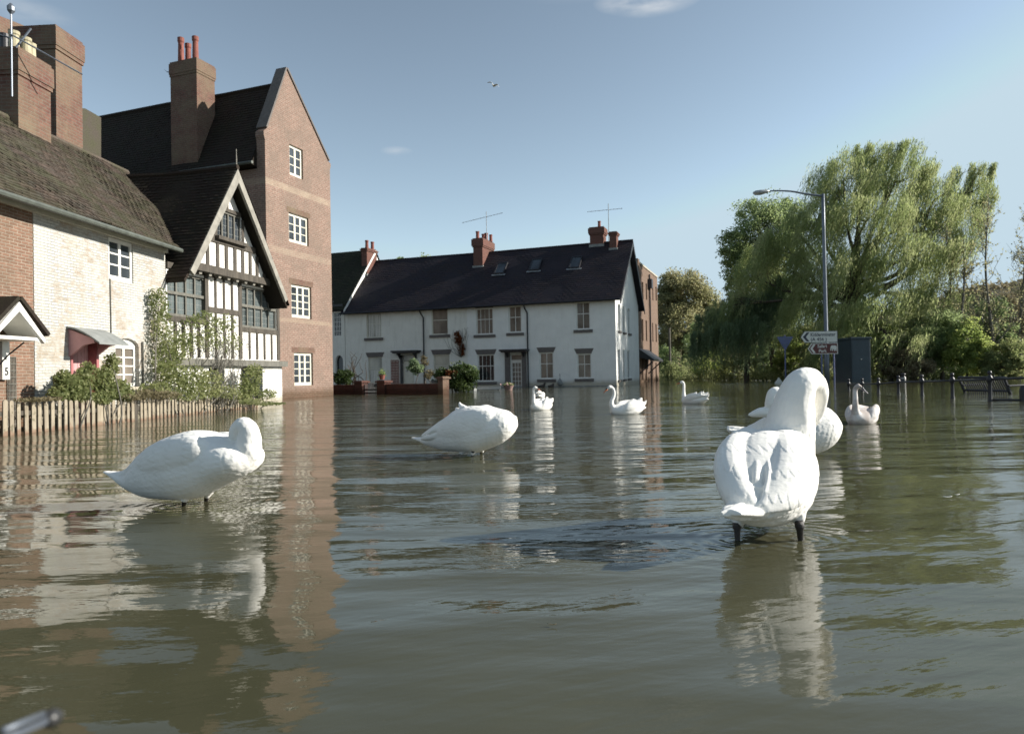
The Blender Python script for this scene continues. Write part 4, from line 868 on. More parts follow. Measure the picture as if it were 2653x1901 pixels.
# broadleaf behind
b0 = at(2010, 985, 52)
tree('broadleaf_tree', 'dark green open crowned tree between the drooping willow and the street lamp', 'tree', (b0[0], b0[1], .3),
     [blob(1900, 640, 52, 40, 50, w=.5), blob(1985, 600, 52, 75, 75, w=1.), blob(1930, 680, 52, 55, 60, w=.8), blob(2040, 690, 52, 70, 80, w=1.), blob(1965, 545, 53, 60, 45, w=.4), blob(2060, 560, 53, 50, 50, w=.6), blob(1915, 740, 53, 35, 45, w=.4), blob(2010, 780, 52, 90, 70, w=.8)],
     M['leaf_green'], .19, .085, 42000, .22, clumps=44, spread=.36)
b0 = at(1775, 983, 78)
tree('autumn_tree', 'rounded yellowish autumn tree just right of the brown warehouse', 'tree', (b0[0], b0[1], .5),
     [blob(1775, 755, 78, 62, 52, w=1.2), blob(1730, 800, 77, 40, 50, w=.8), blob(1825, 800, 79, 42, 60, w=.9), blob(1770, 850, 77, 70, 50, w=1.), blob(1740, 740, 78, 35, 30, w=.4), blob(1830, 900, 78, 50, 60, w=.8), blob(1725, 900, 78, 40, 50, w=.6)],
     M['leaf_autumn'], .26, .14, 46000, .3, 'bark_grey', clumps=40, spread=.36)
# thin bare trees on the right
def bare(px, pyt, Y, label, spread, leafy, seed):
    rg = np.random.default_rng(seed); b = at(px, 984, Y); top = at(px + rg.uniform(-12, 22), pyt, Y); root = empty('bare_tree', (b[0], b[1], .2)); tag(root, label, 'tree', 'thin half bare trees at the right hand edge')
    m = MB(); H_ = top[2] - .2; dx = top[0] - b[0]; pts = limb(m, (0, 0, -1), (dx, 0, H_), .13, .02, .02, 6, 6); P = []
    for k in range(46):
        t = rg.uniform(.2, .97); i = int(t * (len(pts) - 1)); p = np.array(pts[i]); a = rg.uniform(0, 6.28); L = (1.15 - t) * spread * rg.uniform(.4, 1)
        q = p + np.array([math.cos(a) * L * .6, math.sin(a) * L * .6, L * rg.uniform(.5, 1.1)]); br_ = limb(m, p, q, .035 * (1.2 - t), .008, .06, 4, 3)
        for j in range(5):
            s = np.array(br_[rg.integers(2, len(br_))]); e = s + rg.normal(size=3) * .35 + np.array([0, 0, .45]); m.tube([s, (s + e) / 2 + rg.normal(size=3) * .05, e], [.011, .008, .004], 3)
            P += [s + (e - s) * u + rg.normal(size=3) * .07 for u in rg.uniform(0, 1, leafy)]
    m.build('trunk', M['bark_grey'], root); leaves('crown', M['leaf_autumn'], np.array(P), .14, .09, root)
bare(2445, 600, 43, 'thin bare tree close to the right side of the big willow', 3.2, 5, 1); bare(2500, 620, 42, 'slender bare tree second from the willow among those at the right edge', 3, 5, 2)
bare(2570, 520, 43, 'tallest thin bare tree standing above the slatted bench', 3.8, 4, 3); bare(2640, 545, 44, 'thin bare tree cut by the right edge of the view', 3.6, 4, 4)
# shrubs and small trees along the bank
shr = [  # px, py centre, Y, rx, ry, material, label
 (1722, 935, 72, 40, 45, 'leaf_green', 'bright green shrub at the foot of the autumn tree beside the warehouse'),
 (1800, 900, 71, 26, 85, 'leaf_green', 'dark upright evergreen shrub left of the pale telegraph pole'),
 (1765, 955, 66, 45, 25, 'leaf_bush', 'low light green bush at the water line right of the warehouse'),
 (1850, 945, 60, 50, 38, 'leaf_yellow', 'yellow green bush below the drooping willow tips'),
 (1915, 925, 57, 50, 55, 'leaf_bush', 'olive coloured bush under the middle of the drooping willow'),
 (1975, 915, 55, 45, 65, 'leaf_green', 'shrub between the drooping willow and the give way sign'),
 (2050, 900, 50, 45, 80, 'leaf_yellow', 'bright yellow green bush right behind the give way sign'),
 (2110, 905, 48, 45, 75, 'leaf_bush', 'bush behind the post of the direction signs'),
 (2290, 880, 44, 60, 95, 'leaf_yellow', 'tall yellow green bush just right of the dark blue cabinet'),
 (2370, 900, 43, 60, 80, 'leaf_bush', 'tangled olive bush behind the middle of the black railing'),
 (2350, 945, 41, 60, 40, 'leaf_brown', 'low brown twiggy bush behind the far bollards'),
 (2440, 870, 42, 60, 95, 'leaf_green', 'dark green bush behind the railing left of the bench'),
 (2505, 900, 41, 55, 80, 'leaf_yellow', 'yellow leaved bush behind the left end of the bench'),
 (2570, 860, 44, 60, 95, 'leaf_green', 'dark bush rising behind the bench'),
 (2640, 830, 47, 60, 90, 'leaf_brown', 'brown and green bush in the far right corner'),
 (2610, 930, 40, 60, 50, 'leaf_bush', 'low leafy bush directly above the bench back'),
 (2230, 850, 52, 60, 90, 'leaf_green', 'dense green bush rising above the dark blue cabinet'),
 (2170, 830, 56, 60, 110, 'leaf_bush', 'tall bush behind the street lamp column')]
for i, (px, py, Y, rx, ry, mt, lab) in enumerate(shr):
    b0 = at(px, 984, Y)
    tree('shrub', lab, 'shrub', (b0[0], b0[1], .15), [blob(px, py, Y, rx, ry, rx * Y / FP * .8, 1.), blob(px + rx * .4, py + ry * .35, Y - .6, rx * .7, ry * .6, rx * Y / FP * .6, .6), blob(px - rx * .45, py + ry * .3, Y - .4, rx * .7, ry * .65, rx * Y / FP * .6, .6)],
         M[mt], .15, .08, int(8800 * (rx * ry / 3600) ** .6), .07, 'bark', clumps=26, spread=.30, group='shrubs along the river bank', fork=.2)
b0 = at(1060, 985, 58); b1 = at(1060, 690, 58)
tree('broadleaf_tree', 'tree top just showing above the slate roof left of the middle chimney', 'tree', (b0[0], b0[1], 0), [(tuple(b1 + np.array([0, 0, -.6])), (2.8, 2.2, 1.1), 1.)], M['leaf_green'], .22, .14, 3500, .25, clumps=16)
# far wooded slope closing the view on the right
hb = [at(x, y, 150) for x, y in ((1640, 900), (1750, 905), (1900, 880), (2100, 850), (2350, 800), (2500, 755), (2600, 742), (2720, 740), (2900, 760))]
hv, hf = [], []; pl = cat_rom(hb, 8)
for i, p in enumerate(pl):
    for k in range(7):
        t = k / 6; hv.append((p[0], p[1] - (1 - t) * 30, -1 + (p[2] + 1 + mnoise.noise(Vector((i * .7, 0, k * .4))) * 1.2) * math.sin(t * 1.57)))
    hv.append((p[0], p[1] + 60, -1))
for i in range(len(pl) - 1):
    for k in range(7): hf.append((i * 8 + k, (i + 1) * 8 + k, (i + 1) * 8 + k + 1, i * 8 + k + 1))
tag(MB().add(hv, hf).build('hills', simple('wooded_hill', (.075, .07, .035), .95, var=.5, scale=.25, bd=.5), smooth=True), kind='structure')
C_ = []
for i in range(22000):
    k = rng.integers(0, len(pl) - 1); t = rng.uniform(0, 1); p = np.array(pl[k]) * (1 - t) + np.array(pl[k + 1]) * t; h = rng.uniform(.1, 1.08); C_.append((p[0], p[1] - (1 - h) * 25 - 1, p[2] * math.sin(min(1.57, h * 1.5)) + rng.normal() * .5))
tag(leaves('distant_wood', M['leaf_brown'], np.array(C_), .75, .5), 'distant brown and green woodland on the slope at the far right', 'woodland', kind='stuff')

# ground cover at the water's edge
C_ = []
for i in range(16000):
    u = rng.uniform(6, len(bl_pl) - 1.01); k = int(u); t = u - k; p = bl_pl[k] * (1 - t) + bl_pl[k + 1] * t; h = abs(rng.normal()) * .38 * (1 + .8 * mnoise.noise(Vector((p[0] * .5, p[1] * .5, 2)))); C_.append((p[0] + rng.normal() * .25, p[1] + rng.uniform(-.5, 2.5), .03 + h))
tag(leaves('undergrowth', M['leaf_bush'], np.array(C_), .17, .10), 'low weeds and brambles along the flooded river bank', 'undergrowth', kind='stuff')

# ================================================================ garden plants by the houses
def plant(F, y0, pts, mat, n, L, label, name='garden_plant', stems=True, group=None, sp=.16):
    P = []; b = F.world(F.loc(pts[0][0], pts[0][1], y0)[0], y0, 0); root = empty(name, tuple(b)); tag(root, label, 'plant', group); m = MB()
    for (px, py, rx, ry) in pts:
        q = F.world(*[F.loc(px, py, y0)[0], y0, F.loc(px, py, y0)[1]]) - b; k = abs(F.loc(px + 10, py, y0)[0] - F.loc(px, py, y0)[0]) / 10; kz = abs(F.loc(px, py + 10, y0)[1] - F.loc(px, py, y0)[1]) / 10
        if stems: limb(m, (rng.normal() * .1, rng.normal() * .05, -.3), q, .018, .008, .08, 5, 4)
        nn = int(n * rx * ry / sum(a[2] * a[3] for a in pts)); g = rng.normal(size=(nn, 3)); g /= np.linalg.norm(g, axis=1)[:, None]; g *= rng.uniform(.2, 1, (nn, 1)) ** .6
        o = F.g[None] * g[:, :1] * rx * k + F.n[None] * g[:, 1:2] * sp + np.array([[0, 0, 1]]) * g[:, 2:] * ry * kz
        P.append(q + o)
    if stems: m.build('stem', M['bark_grey'], root)
    leaves('leaves', mat, np.concatenate(P), L, L * .6, root); return root
plant(C, -.55, [(190, 1000, 28, 30), (165, 985, 20, 28), (215, 985, 22, 35), (225, 955, 12, 20), (150, 1020, 20, 20), (200, 1025, 40, 18)], M['leaf_bush'], 2400, .075, 'leafy hydrangea like shrub left of the pink cottage door')
plant(C, -.6, [(270, 990, 22, 45), (290, 945, 13, 32), (310, 1010, 28, 28), (265, 1030, 30, 18), (325, 1025, 22, 15)], M['leaf_bush'], 2400, .075, 'leafy shrub between the pink cottage door and the lower cottage window')
plant(H, -.30, [(412, 790, 22, 40), (420, 850, 26, 55), (408, 760, 14, 18), (432, 930, 34, 50), (465, 905, 30, 40)], M['leaf_bush'], 2100, .065, 'climbing rose with pale leaves trained up the corner where cottage meets timber house', 'climbing_plant', sp=.22)
plant(H, -.35, [(530, 820, 28, 18), (500, 835, 26, 16), (560, 845, 26, 22), (590, 835, 18, 24), (545, 880, 36, 30), (480, 880, 26, 30), (600, 890, 22, 30)], M['leaf_bush'], 1500, .065, 'climbing rose across the black timbers under the left leaded window', 'climbing_plant', sp=.25)
plant(H, -.6, [(450, 1000, 40, 36), (500, 985, 42, 42), (545, 990, 30, 38), (440, 960, 30, 32), (400, 1010, 34, 24), (580, 1015, 34, 20), (500, 1025, 70, 14)], M['leaf_bush'], 3200, .07, 'thick green garden bush behind the picket fence in front of the timber house', sp=.3)
plant(H, -.5, [(650, 985, 22, 34), (640, 1010, 28, 22), (660, 960, 14, 18), (690, 1020, 22, 14), (620, 1025, 30, 14)], M['leaf_bush'], 1600, .075, 'wispy shrub over the ground floor window of the timber house', sp=.25)
plant(H, -.8, [(690, 1046, 26, 6), (650, 1040, 30, 8), (720, 1046, 18, 4)], M['leaf_bush'], 900, .05, 'weeds at the water line below the white corner pier', stems=False)
plant(C, -.7, [(380, 1022, 40, 14), (340, 1028, 30, 10), (430, 1024, 36, 12), (100, 1034, 60, 6)], M['leaf_brown'], 1600, .05, 'low dry herbs just behind the top of the picket fence', stems=False, sp=.2)
# bare rose canes leaning across
bc = H.world(H.loc(560, 985, -.4)[0], -.4, .1); root = empty('climbing_plant', tuple(bc)); tag(root, 'bundle of bare arching rose canes over the ground floor of the timber house', 'plant')
m = MB()
for k in range(26):
    q = H.world(H.loc(rng.uniform(560, 640), rng.uniform(870, 945), -.35)[0], -.3 - rng.uniform(0, .2), H.loc(600, rng.uniform(860, 930), -.35)[1]) - bc; m2 = limb(m, rng.normal(size=3) * .08, q, .010, .004, .10, 4, 4)
    for j in range(2): e = q + rng.normal(size=3) * .18; m.tube([q, e], [.005, .003], 3)
m.build('cane', M['bark_grey'], root)
# terrace front gardens
M['leaf_shaded'] = leafmat('leaf_shaded', [(.03, .055, .015), (.05, .08, .022), (.09, .12, .035)], .25)  # darkened leaf colours: tree shade over the terrace gardens put into the material
def tb(px, py, Y, rx, ry, mt, n, label, L=.1, name='garden_shrub'):
    b0 = at(px, 1003, Y); tree(name, label, 'shrub', (b0[0], b0[1], 0), [blob(px, py, Y, rx, ry, rx * Y / FP * .8, 1.)], M[mt], L, L * .65, n, .05, clumps=26, spread=.42, fork=.3)
tb(890, 980, 36, 24, 20, 'leaf_shaded', 3000, 'clipped green bush at the left end of the low brick garden wall')
tb(1185, 980, 33, 50, 30, 'leaf_shaded', 6500, 'broad evergreen bush beside the end pillar of the garden wall', .11); tb(1205, 965, 33.6, 34, 22, 'willow_dark', 2500, 'dark upper bush leaning against the white terrace beside the end pillar', .10)
tb(1170, 970, 32.6, 22, 12, 'leaf_rust', 500, 'few reddish shoots on top of the broad evergreen bush', .10)
tb(1078, 950, 37, 20, 18, 'willow_dark', 1300, 'small round headed olive tree in front of the cream terrace door', .12, 'garden_tree'); tb(1112, 972, 38, 12, 14, 'leaf_brown', 500, 'thin dark bush left of the curtained window by the drainpipe')
tb(1100, 935, 39, 12, 14, 'leaf_brown', 260, 'sparse dark bush against the drainpipe')
# rusty creeper on the wall
plant(E, -.12, [(1188, 880, 12, 14), (1196, 900, 9, 14), (1199, 915, 5, 8), (1184, 865, 8, 8)], M['leaf_rust'], 420, .14, 'patch of rust red creeper on the white wall between two terrace windows', 'climbing_plant', False, sp=.06)
m = MB(); b = E.world(E.loc(1195, 925, -.05)[0], -.05, E.loc(1195, 925)[1]); root = empty('creeper', tuple(b)); tag(root, 'bare twigs of a dead creeper fanning up the white wall', 'plant')
for k in range(22):
    px, py = rng.uniform(1150, 1216), rng.uniform(848, 880); q = E.world(E.loc(px, py, -.06)[0], -.06, E.loc(px, py)[1]) - b; limb(m, (0, 0, 0), q, .016, .006, .10, 4, 3)
m.build('twig', M['bark_grey'], root)
for (px, lab) in ((912, 'forked bare shrub left of the left gate pillar'), (928, 'taller forked bare shrub behind the left gate pillar')):
    b = at(px, 1000, 37.5); root = empty('bare_shrub', tuple(b)); tag(root, lab, 'shrub'); m = MB()
    for k in range(7):
        q = np.array([rng.normal() * .25, rng.normal() * .1, rng.uniform(.7, 1.5)]); limb(m, (0, 0, -.5), q, .03, .012, .1, 5, 3)
        e = q + np.array([rng.normal() * .2, 0, .3]); m.tube([q, e], [.014, .008], 4)
    m.build('branch', M['bark'], root)

# ================================================================ garden wall, gate, planters
g0, g1 = gz(862, 1021), gz(1146, 1021.5); GWL = Fac(g0, (g1 - g0)[:2]); gw_ = GWL.empty('garden_wall'); tag(gw_, 'low red brick garden wall with capped pillars in front of the terrace', 'wall')
Lw = np.linalg.norm(g1 - g0); 
def wx(px, py=1010): return GWL.loc(px, py)[0]
def wz(px, py): return GWL.loc(px, py)[1]
MB().box(-1, wx(918), 0, .22, -1, wz(890, 1000)).box(-1, wx(918), -.02, .24, wz(890, 1000), wz(890, 997)).build('wall', M['garden_brick'], gw_)
MB().box(wx(1000), Lw - .15, 0, .22, -1, wz(1070, 998)).box(wx(1000), Lw - .15, -.02, .24, wz(1070, 998) + .001, wz(1070, 994)).build('wall', M['garden_brick'], gw_)
for (a, b, t, lab) in ((922, 941, 986, 0), (980, 1000, 985, 0), (1138, 1151, 975, 1)):
    z = wz((a + b) / 2, t); x0, x1 = wx(a), wx(b)
    p_ = MB().box(x0, x1, -.08, .3, -1, z - .1).build('pillar', M['garden_brick'] if not lab else M['chimney_brick'], gw_); MB().box(x0 - .06, x1 + .06, -.14, .36, z - .1, z - .03).box(x0, x1, -.1, .32, z - .03, z).build('cap', M['garden_brick'] if not lab else M['chimney_brick'], p_)
gt_ = GWL.empty('garden_gate'); tag(gt_, 'black iron garden gate between the two red brick pillars', 'gate'); m = MB(); x0, x1 = wx(942), wx(979); zt = wz(960, 990)
for i in range(12): x = x0 + (x1 - x0) * i / 11; m.box(x - .012, x + .012, .08, .11, -.2, zt - .1 * abs(i - 5.5) / 5.5)
m.box(x0, x1, .07, .12, zt - .35, zt - .30).box(x0, x1, .07, .12, .03, .08); m.build('bars', M['black_paint'], gt_)
for (px, py, Y) in ((990, 983, 33.2),):
    b = at(px, py, Y); MB_ = empty('plant_pot', tuple(b)); tag(MB_, 'small plant pot on top of the right gate pillar', 'plant pot'); MB().lathe([(.10, 0), (.15, .2), (.16, .22)], 0, 0, 12).build('pot', M['pot_red'], MB_)
    leaves('leaves', M['leaf_green'], rng.normal(size=(120, 3)) * .09 + np.array([0, 0, .3]), .1, .06, MB_)
b = gz(1318, 1010); pp_ = empty('planter', tuple(b)); tag(pp_, 'stone planter with pink flowers on the step left of the glazed terrace door', 'planter'); MB().lathe([(.16, -.3), (.17, .02), (.25, .20), (.27, .23), (.22, .23)], 0, 0, 16).build('pot', simple('planter_clay', (.26, .17, .15), .8), pp_)
leaves('leaves', M['leaf_green'], rng.normal(size=(160, 3)) * np.array([.1, .1, .03]) + np.array([0, 0, .27]), .1, .06, pp_); leaves('flowers', simple('flower_pink', (.6, .35, .33), .7), rng.normal(size=(50, 3)) * np.array([.11, .1, .03]) + np.array([0, 0, .29]), .07, .06, pp_)
# street name plate
s0, s1 = gz(1231, 1011), gz(1297, 1010.2); SN = Fac(s0, (s1 - s0)[:2]); sn = SN.empty('street_nameplate'); tag(sn, 'long pale street nameplate standing just above the flood before the terrace', 'sign'); Ls = np.linalg.norm(s1 - s0); zt = SN.loc(1264, 1000)[1]
MB().box(0, Ls, 0, .04, .02, zt).build('plate', M['white_paint'], sn); MB().box(.1, .18, .045, .1, -1, zt - .03).box(Ls - .18, Ls - .1, .045, .1, -1, zt - .03).build('post', M['timber_grey'], sn)
MB().box(.04, Ls - .04, -.004, 0, zt - .035, zt - .02).box(.04, Ls - .04, -.004, 0, .035, .05).build('border', M['lintel'], sn)
b0, b1 = gz(1200, 1012), gz(1228, 1012); KW = Fac(b0, (b1 - b0)[:2]); kk = tag(MB().box(-.6, np.linalg.norm(b1 - b0), 0, .2, -.6, .12).build('low_kerb_wall', M['lead']), 'low dark kerb wall between the evergreen bush and the nameplate', 'wall'); kk.location = KW.P; kk.rotation_euler = (0, 0, math.atan2(KW.g[1], KW.g[0]))
# small things by the terrace wall
def lump(px, py, Y, name, label, cat, pts, rad, mat):
    b = at(px, py, Y); o = MB().tube(cat_rom(pts, 3), list(np.interp(np.linspace(0, 1, (len(pts) - 1) * 3 + 1), np.linspace(0, 1, len(rad)), rad)), 10).build(name, mat, smooth=True); o.location = tuple(b); tag(o, label, cat); return o
for (px, s, lab) in ((1402, 1., 'dark mallard duck with raised head swimming below the left ground floor sash window'), (1426, .8, 'smaller dark duck swimming between the mallard and the hanging basket')):
    b = gz(px, 1003); b[2] = 0; o = MB().tube(cat_rom([(-.22 * s, 0, .08), (-.1 * s, 0, .05), (.05 * s, 0, .05), (.17 * s, 0, .09), (.20 * s, 0, .17 * s), (.21 * s, 0, .22 * s), (.27 * s, 0, .22 * s), (.33 * s, 0, .205 * s)], 3), list(np.interp(np.linspace(0, 1, 22), [0, .12, .3, .5, .62, .72, .85, .93, 1], [.01, .07, .10, .085, .04, .045, .045, .018, .008])), 10).build('duck', M['leaf_brown'], smooth=True); o.data.materials.clear(); o.data.materials.append(simple('duck_brown', (.05, .04, .032), .8)); o.location = tuple(b); o.rotation_euler = (0, 0, .4); tag(o, lab, 'duck', 'ducks')
b = E.world(E.loc(1451, 992, -.25)[0], -.25, E.loc(1451, 1000, -.25)[1]); hb_ = empty('hanging_basket', tuple(b)); tag(hb_, 'small hanging bell shaped feeder on the white wall between the two right ground windows', 'bird feeder'); MB().lathe([(.05, .0), (.16, .1), (.17, .2), (.08, .38), (.02, .46)], 0, 0, 12).build('basket', M['lead'], hb_); MB().tube([(0, 0, .44), (0, 0, .7), (0, .2, .72)], .012, 5).build('bracket', M['black_paint'], hb_)
# trellis by terrace door
tr_ = MB(); x0, x1 = E.loc(1014, 960)[0], E.loc(1033, 960)[0]; z0, z1 = .1, E.loc(1023, 933)[1]
for i in range(6): x = x0 + (x1 - x0) * i / 5; tr_.box(x - .015, x + .015, -.03, -.008, z0, z1)
for i in range(11): z = z0 + (z1 - z0) * i / 10; tr_.box(x0, x1, -.045, -.03, z - .015, z + .015)
tr_ = tr_.build('trellis', M['pot_red']); tr_.location = E.P; tr_.rotation_euler = (0, 0, math.atan2(E.g[1], E.g[0])); tag(tr_, 'square brown garden trellis on the white wall left of the cream terrace door', 'trellis')

# ================================================================ SWANS
def organic(parts, voxel, name, mat, parent, smooth=6, dsp=None, cut=None):
    "parts: MB with closed overlapping lofts -> one continuous skin"
    me = bpy.data.meshes.new(name); me.from_pydata(parts.v, [], parts.f)
    bm = bmesh.new(); bm.from_mesh(me); bmesh.ops.recalc_face_normals(bm, faces=bm.faces); bm.to_mesh(me); bm.free()
    o = bpy.data.objects.new('tmp', me); col.objects.link(o)
    r = o.modifiers.new('r', 'REMESH'); r.mode = 'VOXEL'; r.voxel_size = voxel; r.use_smooth_shade = True
    s = o.modifiers.new('s', 'SMOOTH'); s.iterations = smooth; s.factor = .5
    dg = bpy.context.evaluated_depsgraph_get(); dg.update(); m2 = bpy.data.meshes.new_from_object(o.evaluated_get(dg)); bpy.data.objects.remove(o)
    m2.name = name; n = len(m2.vertices)
    if dsp:
        co = np.empty(n * 3); m2.vertices.foreach_get('co', co); co = co.reshape(-1, 3); no = np.empty(n * 3); m2.vertices.foreach_get('normal', no); no = no.reshape(-1, 3)
        d = np.array([dsp(Vector(c)) for c in co]); co += no * d[:, None]; m2.vertices.foreach_set('co', co.ravel()); m2.update()
    m2.materials.clear(); m2.materials.append(mat); m2.polygons.foreach_set('use_smooth', [True] * len(m2.polygons))
    ob = bpy.data.objects.new(name, m2); col.objects.link(ob); ob.parent = parent; return ob
def shingle(u, w, L, W_):
    "height of overlapping rounded feathers, u along the bird, w around it"
    best = 0
    r0 = math.floor(u / L)
    for r in (r0, r0 + 1):
        off = .5 * (r % 2); c = math.floor(w / W_ + off); x = (w / W_ + off - c) - .5; j = mnoise.noise(Vector((c * 7.3, r * 3.7, 1))) * .35
        t = u / L - r + 1 + j; edge = 1.25 - 1.6 * x * x
        hh = t / edge if t < edge else 0
        best = max(best, hh - .35 * abs(x)) if hh > 0 else best
    return best
def swan_disp(head, cen, R_, ub, amp=.0026, neckz=.5, rear=None):
    hx, hy = head
    def f(c):
        if rear and c.z <= neckz:
            wv = Vector((c.x * 5, c.y * 5, c.z * 5)); u = -c.dot(rear) + .03 * mnoise.noise(wv); a = c.x * 1.0 + .35 * c.x * (c.z - .27) + .03 * mnoise.noise(wv + Vector((9, 0, 0)))
            low = c.z < .16; return mnoise.noise(Vector((c.x * 7, c.y * 7, c.z * 7))) * .003 + (shingle(u, a, .12, .042) * amp if not low else mnoise.fractal(Vector((c.x * 22, c.y * 8, c.z * 22)), .6, 2., 3) * .0025)
        u = -(c.x * hx + c.y * hy); lt = -c.x * hy + c.y * hx - cen[0]; wv = Vector((c.x * 5, c.y * 5, c.z * 5)); u += .035 * mnoise.noise(wv); a = math.atan2(lt, c.z - cen[1]) * R_ + .03 * mnoise.noise(wv + Vector((9, 0, 0)))
        base = mnoise.noise(Vector((c.x * 7, c.y * 7, c.z * 7))) * .003
        if c.z > neckz: return mnoise.noise(Vector((c.x * 55, c.y * 55, c.z * 10))) * .0016 + mnoise.noise(Vector((c.x * 20, c.y * 20, c.z * 12))) * .002
        if u < -ub: return base + shingle(u, a, .030, .026) * amp * .55 + mnoise.noise(Vector((c.x * 38, c.y * 38, c.z * 38))) * .0022
        k = .105 if c.z > cen[1] - .02 else .05
        return base + shingle(u, a, k, .034) * amp
    return f
def feather_disp(head, amp=.0013):
    hx, hy = head
    def f(c):
        u = c.x * hx + c.y * hy; v = -c.x * hy + c.y * hx
        a = mnoise.fractal(Vector((u * 7, v * 30, c.z * 30)), .6, 2., 3) * amp
        b = mnoise.noise(Vector((u * 26, v * 26, c.z * 26))) * amp * .25
        return a + b
    return f
def head_parts(root, p0, dirv, up, s=1., adult=True, billmat='bill_orange'):
    "bill, face mask, knob, eyes placed at head centre p0 looking along dirv"
    d = Vector(dirv).normalized(); u = Vector(up); u = (u - d * u.dot(d)).normalized(); l = d.cross(u); p = Vector(p0)
    m = MB(); m.sections([(p + d * (.045 + .10 * t) * s + u * (-.006 - .012 * t) * s, l * w * s, u * h * s) for t, w, h in ((0, .021, .020), (.3, .017, .014), (.6, .016, .009), (.85, .016, .007), (1., .008, .004))], 12)
    m.build('bill', M[billmat], root, smooth=True)
    m = MB(); m.sections([(p + d * (.030 + .035 * t) * s + u * (.004 - .008 * t) * s, l * w * s, u * h * s) for t, w, h in ((0, .012, .012), (.4, .0235, .019), (1., .0195, .012))], 12)
    if adult: m.lathe([(.0, -.008), (.010, -.004), (.011, .004), (.0, .010)], 0, 0, 8); 
    mk = m.build('face_mask', M['bare'], root, smooth=True)
    if adult:
        n = len(mk.data.vertices)
        for v in list(mk.data.vertices)[n - 32:]: v.co = v.co * s + (p + d * .066 * s + u * .013 * s)
    for sg in (-1, 1):
        e = MB().lathe([(.001, -.005), (.0045, -.002), (.0045, .002), (.001, .005)], 0, 0, 8).build('eye', M['bare'], root, smooth=True); e.location = p + d * .022 * s + l * sg * .0225 * s + u * .008 * s; e.scale = (s, s, s)
def legs(root, pts, s=1.):
    for (ptop, pwat, foot) in pts:
        a, b = Vector(ptop), Vector(pwat); f = Vector(foot)
        m = MB(); m.tube([a, a.lerp(b, .25), a.lerp(b, .5), b, b + (b - a) * .8], [.020 * s, .021 * s, .015 * s, .0125 * s, .012 * s], 10)
        e = b + (b - a) * .8
        for k in (-1, 0, 1):
            sd_ = Vector((-f.y, f.x, 0)) * k * .4; m.tube([e, e + (f + sd_) * .6 * .12 * s / .12, e + (f + sd_) * .12 * s * 8], [.010 * s, .008 * s, .004 * s], 6)
        o = m.build('leg', M['leg_black'], root, smooth=True)

def side_swan(label, st, neck, Yt, Yh, legs_px=None, lat=.19, wing=None, tuft=None, group=None, voxel=.0055, headp=None, zn=.52):
    "st: (px, ytop, ybot, lateral factor) from tail to breast; depth runs Yt..Yh"
    x0, x1 = st[0][0], st[-1][0]; dY = lambda px: Yt + (Yh - Yt) * (px - x0) / (x1 - x0)
    pw = at((x0 + x1) / 2, 1000, (Yt + Yh) / 2); root = empty('swan', (pw[0], pw[1], 0)); tag(root, label, 'swan', group); o = np.array([pw[0], pw[1], 0])
    a, b = at(x0, 1000, Yt), at(x1, 1000, Yh); h = (b - a); h[2] = 0; h /= np.linalg.norm(h); lt = np.array([-h[1], h[0], 0])
    secs = []
    for px, yt, yb, lf in cat_rom(st, 3):
        Y = dY(px); c = at(px, (yt + yb) / 2, Y) - o; rz = (yb - yt) / 2 * Y / FP; secs.append((c, lt * lat * lf, np.array([0, 0, rz])))
    m = MB().sections(secs, 28, .94)
    if wing:
        for sg in (-1, 1):
            ws = []
            for px, yc, rz, of, th in cat_rom(wing, 3):
                Y = dY(px); c = at(px, yc, Y) - o + lt * sg * lat * of; ws.append((c, lt * th * lat, np.array([0, 0, rz * Y / FP])))
            m.sections(ws, 18)
    if tuft:
        for pts, rs in tuft:
            q = [at(px, py, dY(px) + dy) - o for px, py, dy in pts]; m.tube(cat_rom(q, 3), list(np.interp(np.linspace(0, 1, (len(q) - 1) * 3 + 1), np.linspace(0, 1, len(rs)), rs)), 10)
    if neck:
        q = [at(px, py, Y) - o for px, py, Y, r in neck]; m.tube(cat_rom(q, 4), [r for r in cat_rom([(n_[3], 0) for n_ in neck], 4) for r in (r[0],)], 18)
    bd = cz = np.mean([q[0][2] for q in secs]); fr = np.array(secs[-9][0]) @ h; organic(m, voxel, 'body', M['feather'], root, 5, swan_disp(h[:2], (float(np.array(secs[15][0]) @ lt), cz), .2, fr, .0022, zn))
    if legs_px: legs(root, [(at(*t) - o, at(*w_) - o, h * .1) for t, w_ in legs_px])
    if headp: head_parts(root, at(*headp[0]) - o, at(*headp[1]) - at(*headp[0]), (0, 0, 1), headp[2] if len(headp) > 2 else 1.)
    return root, o

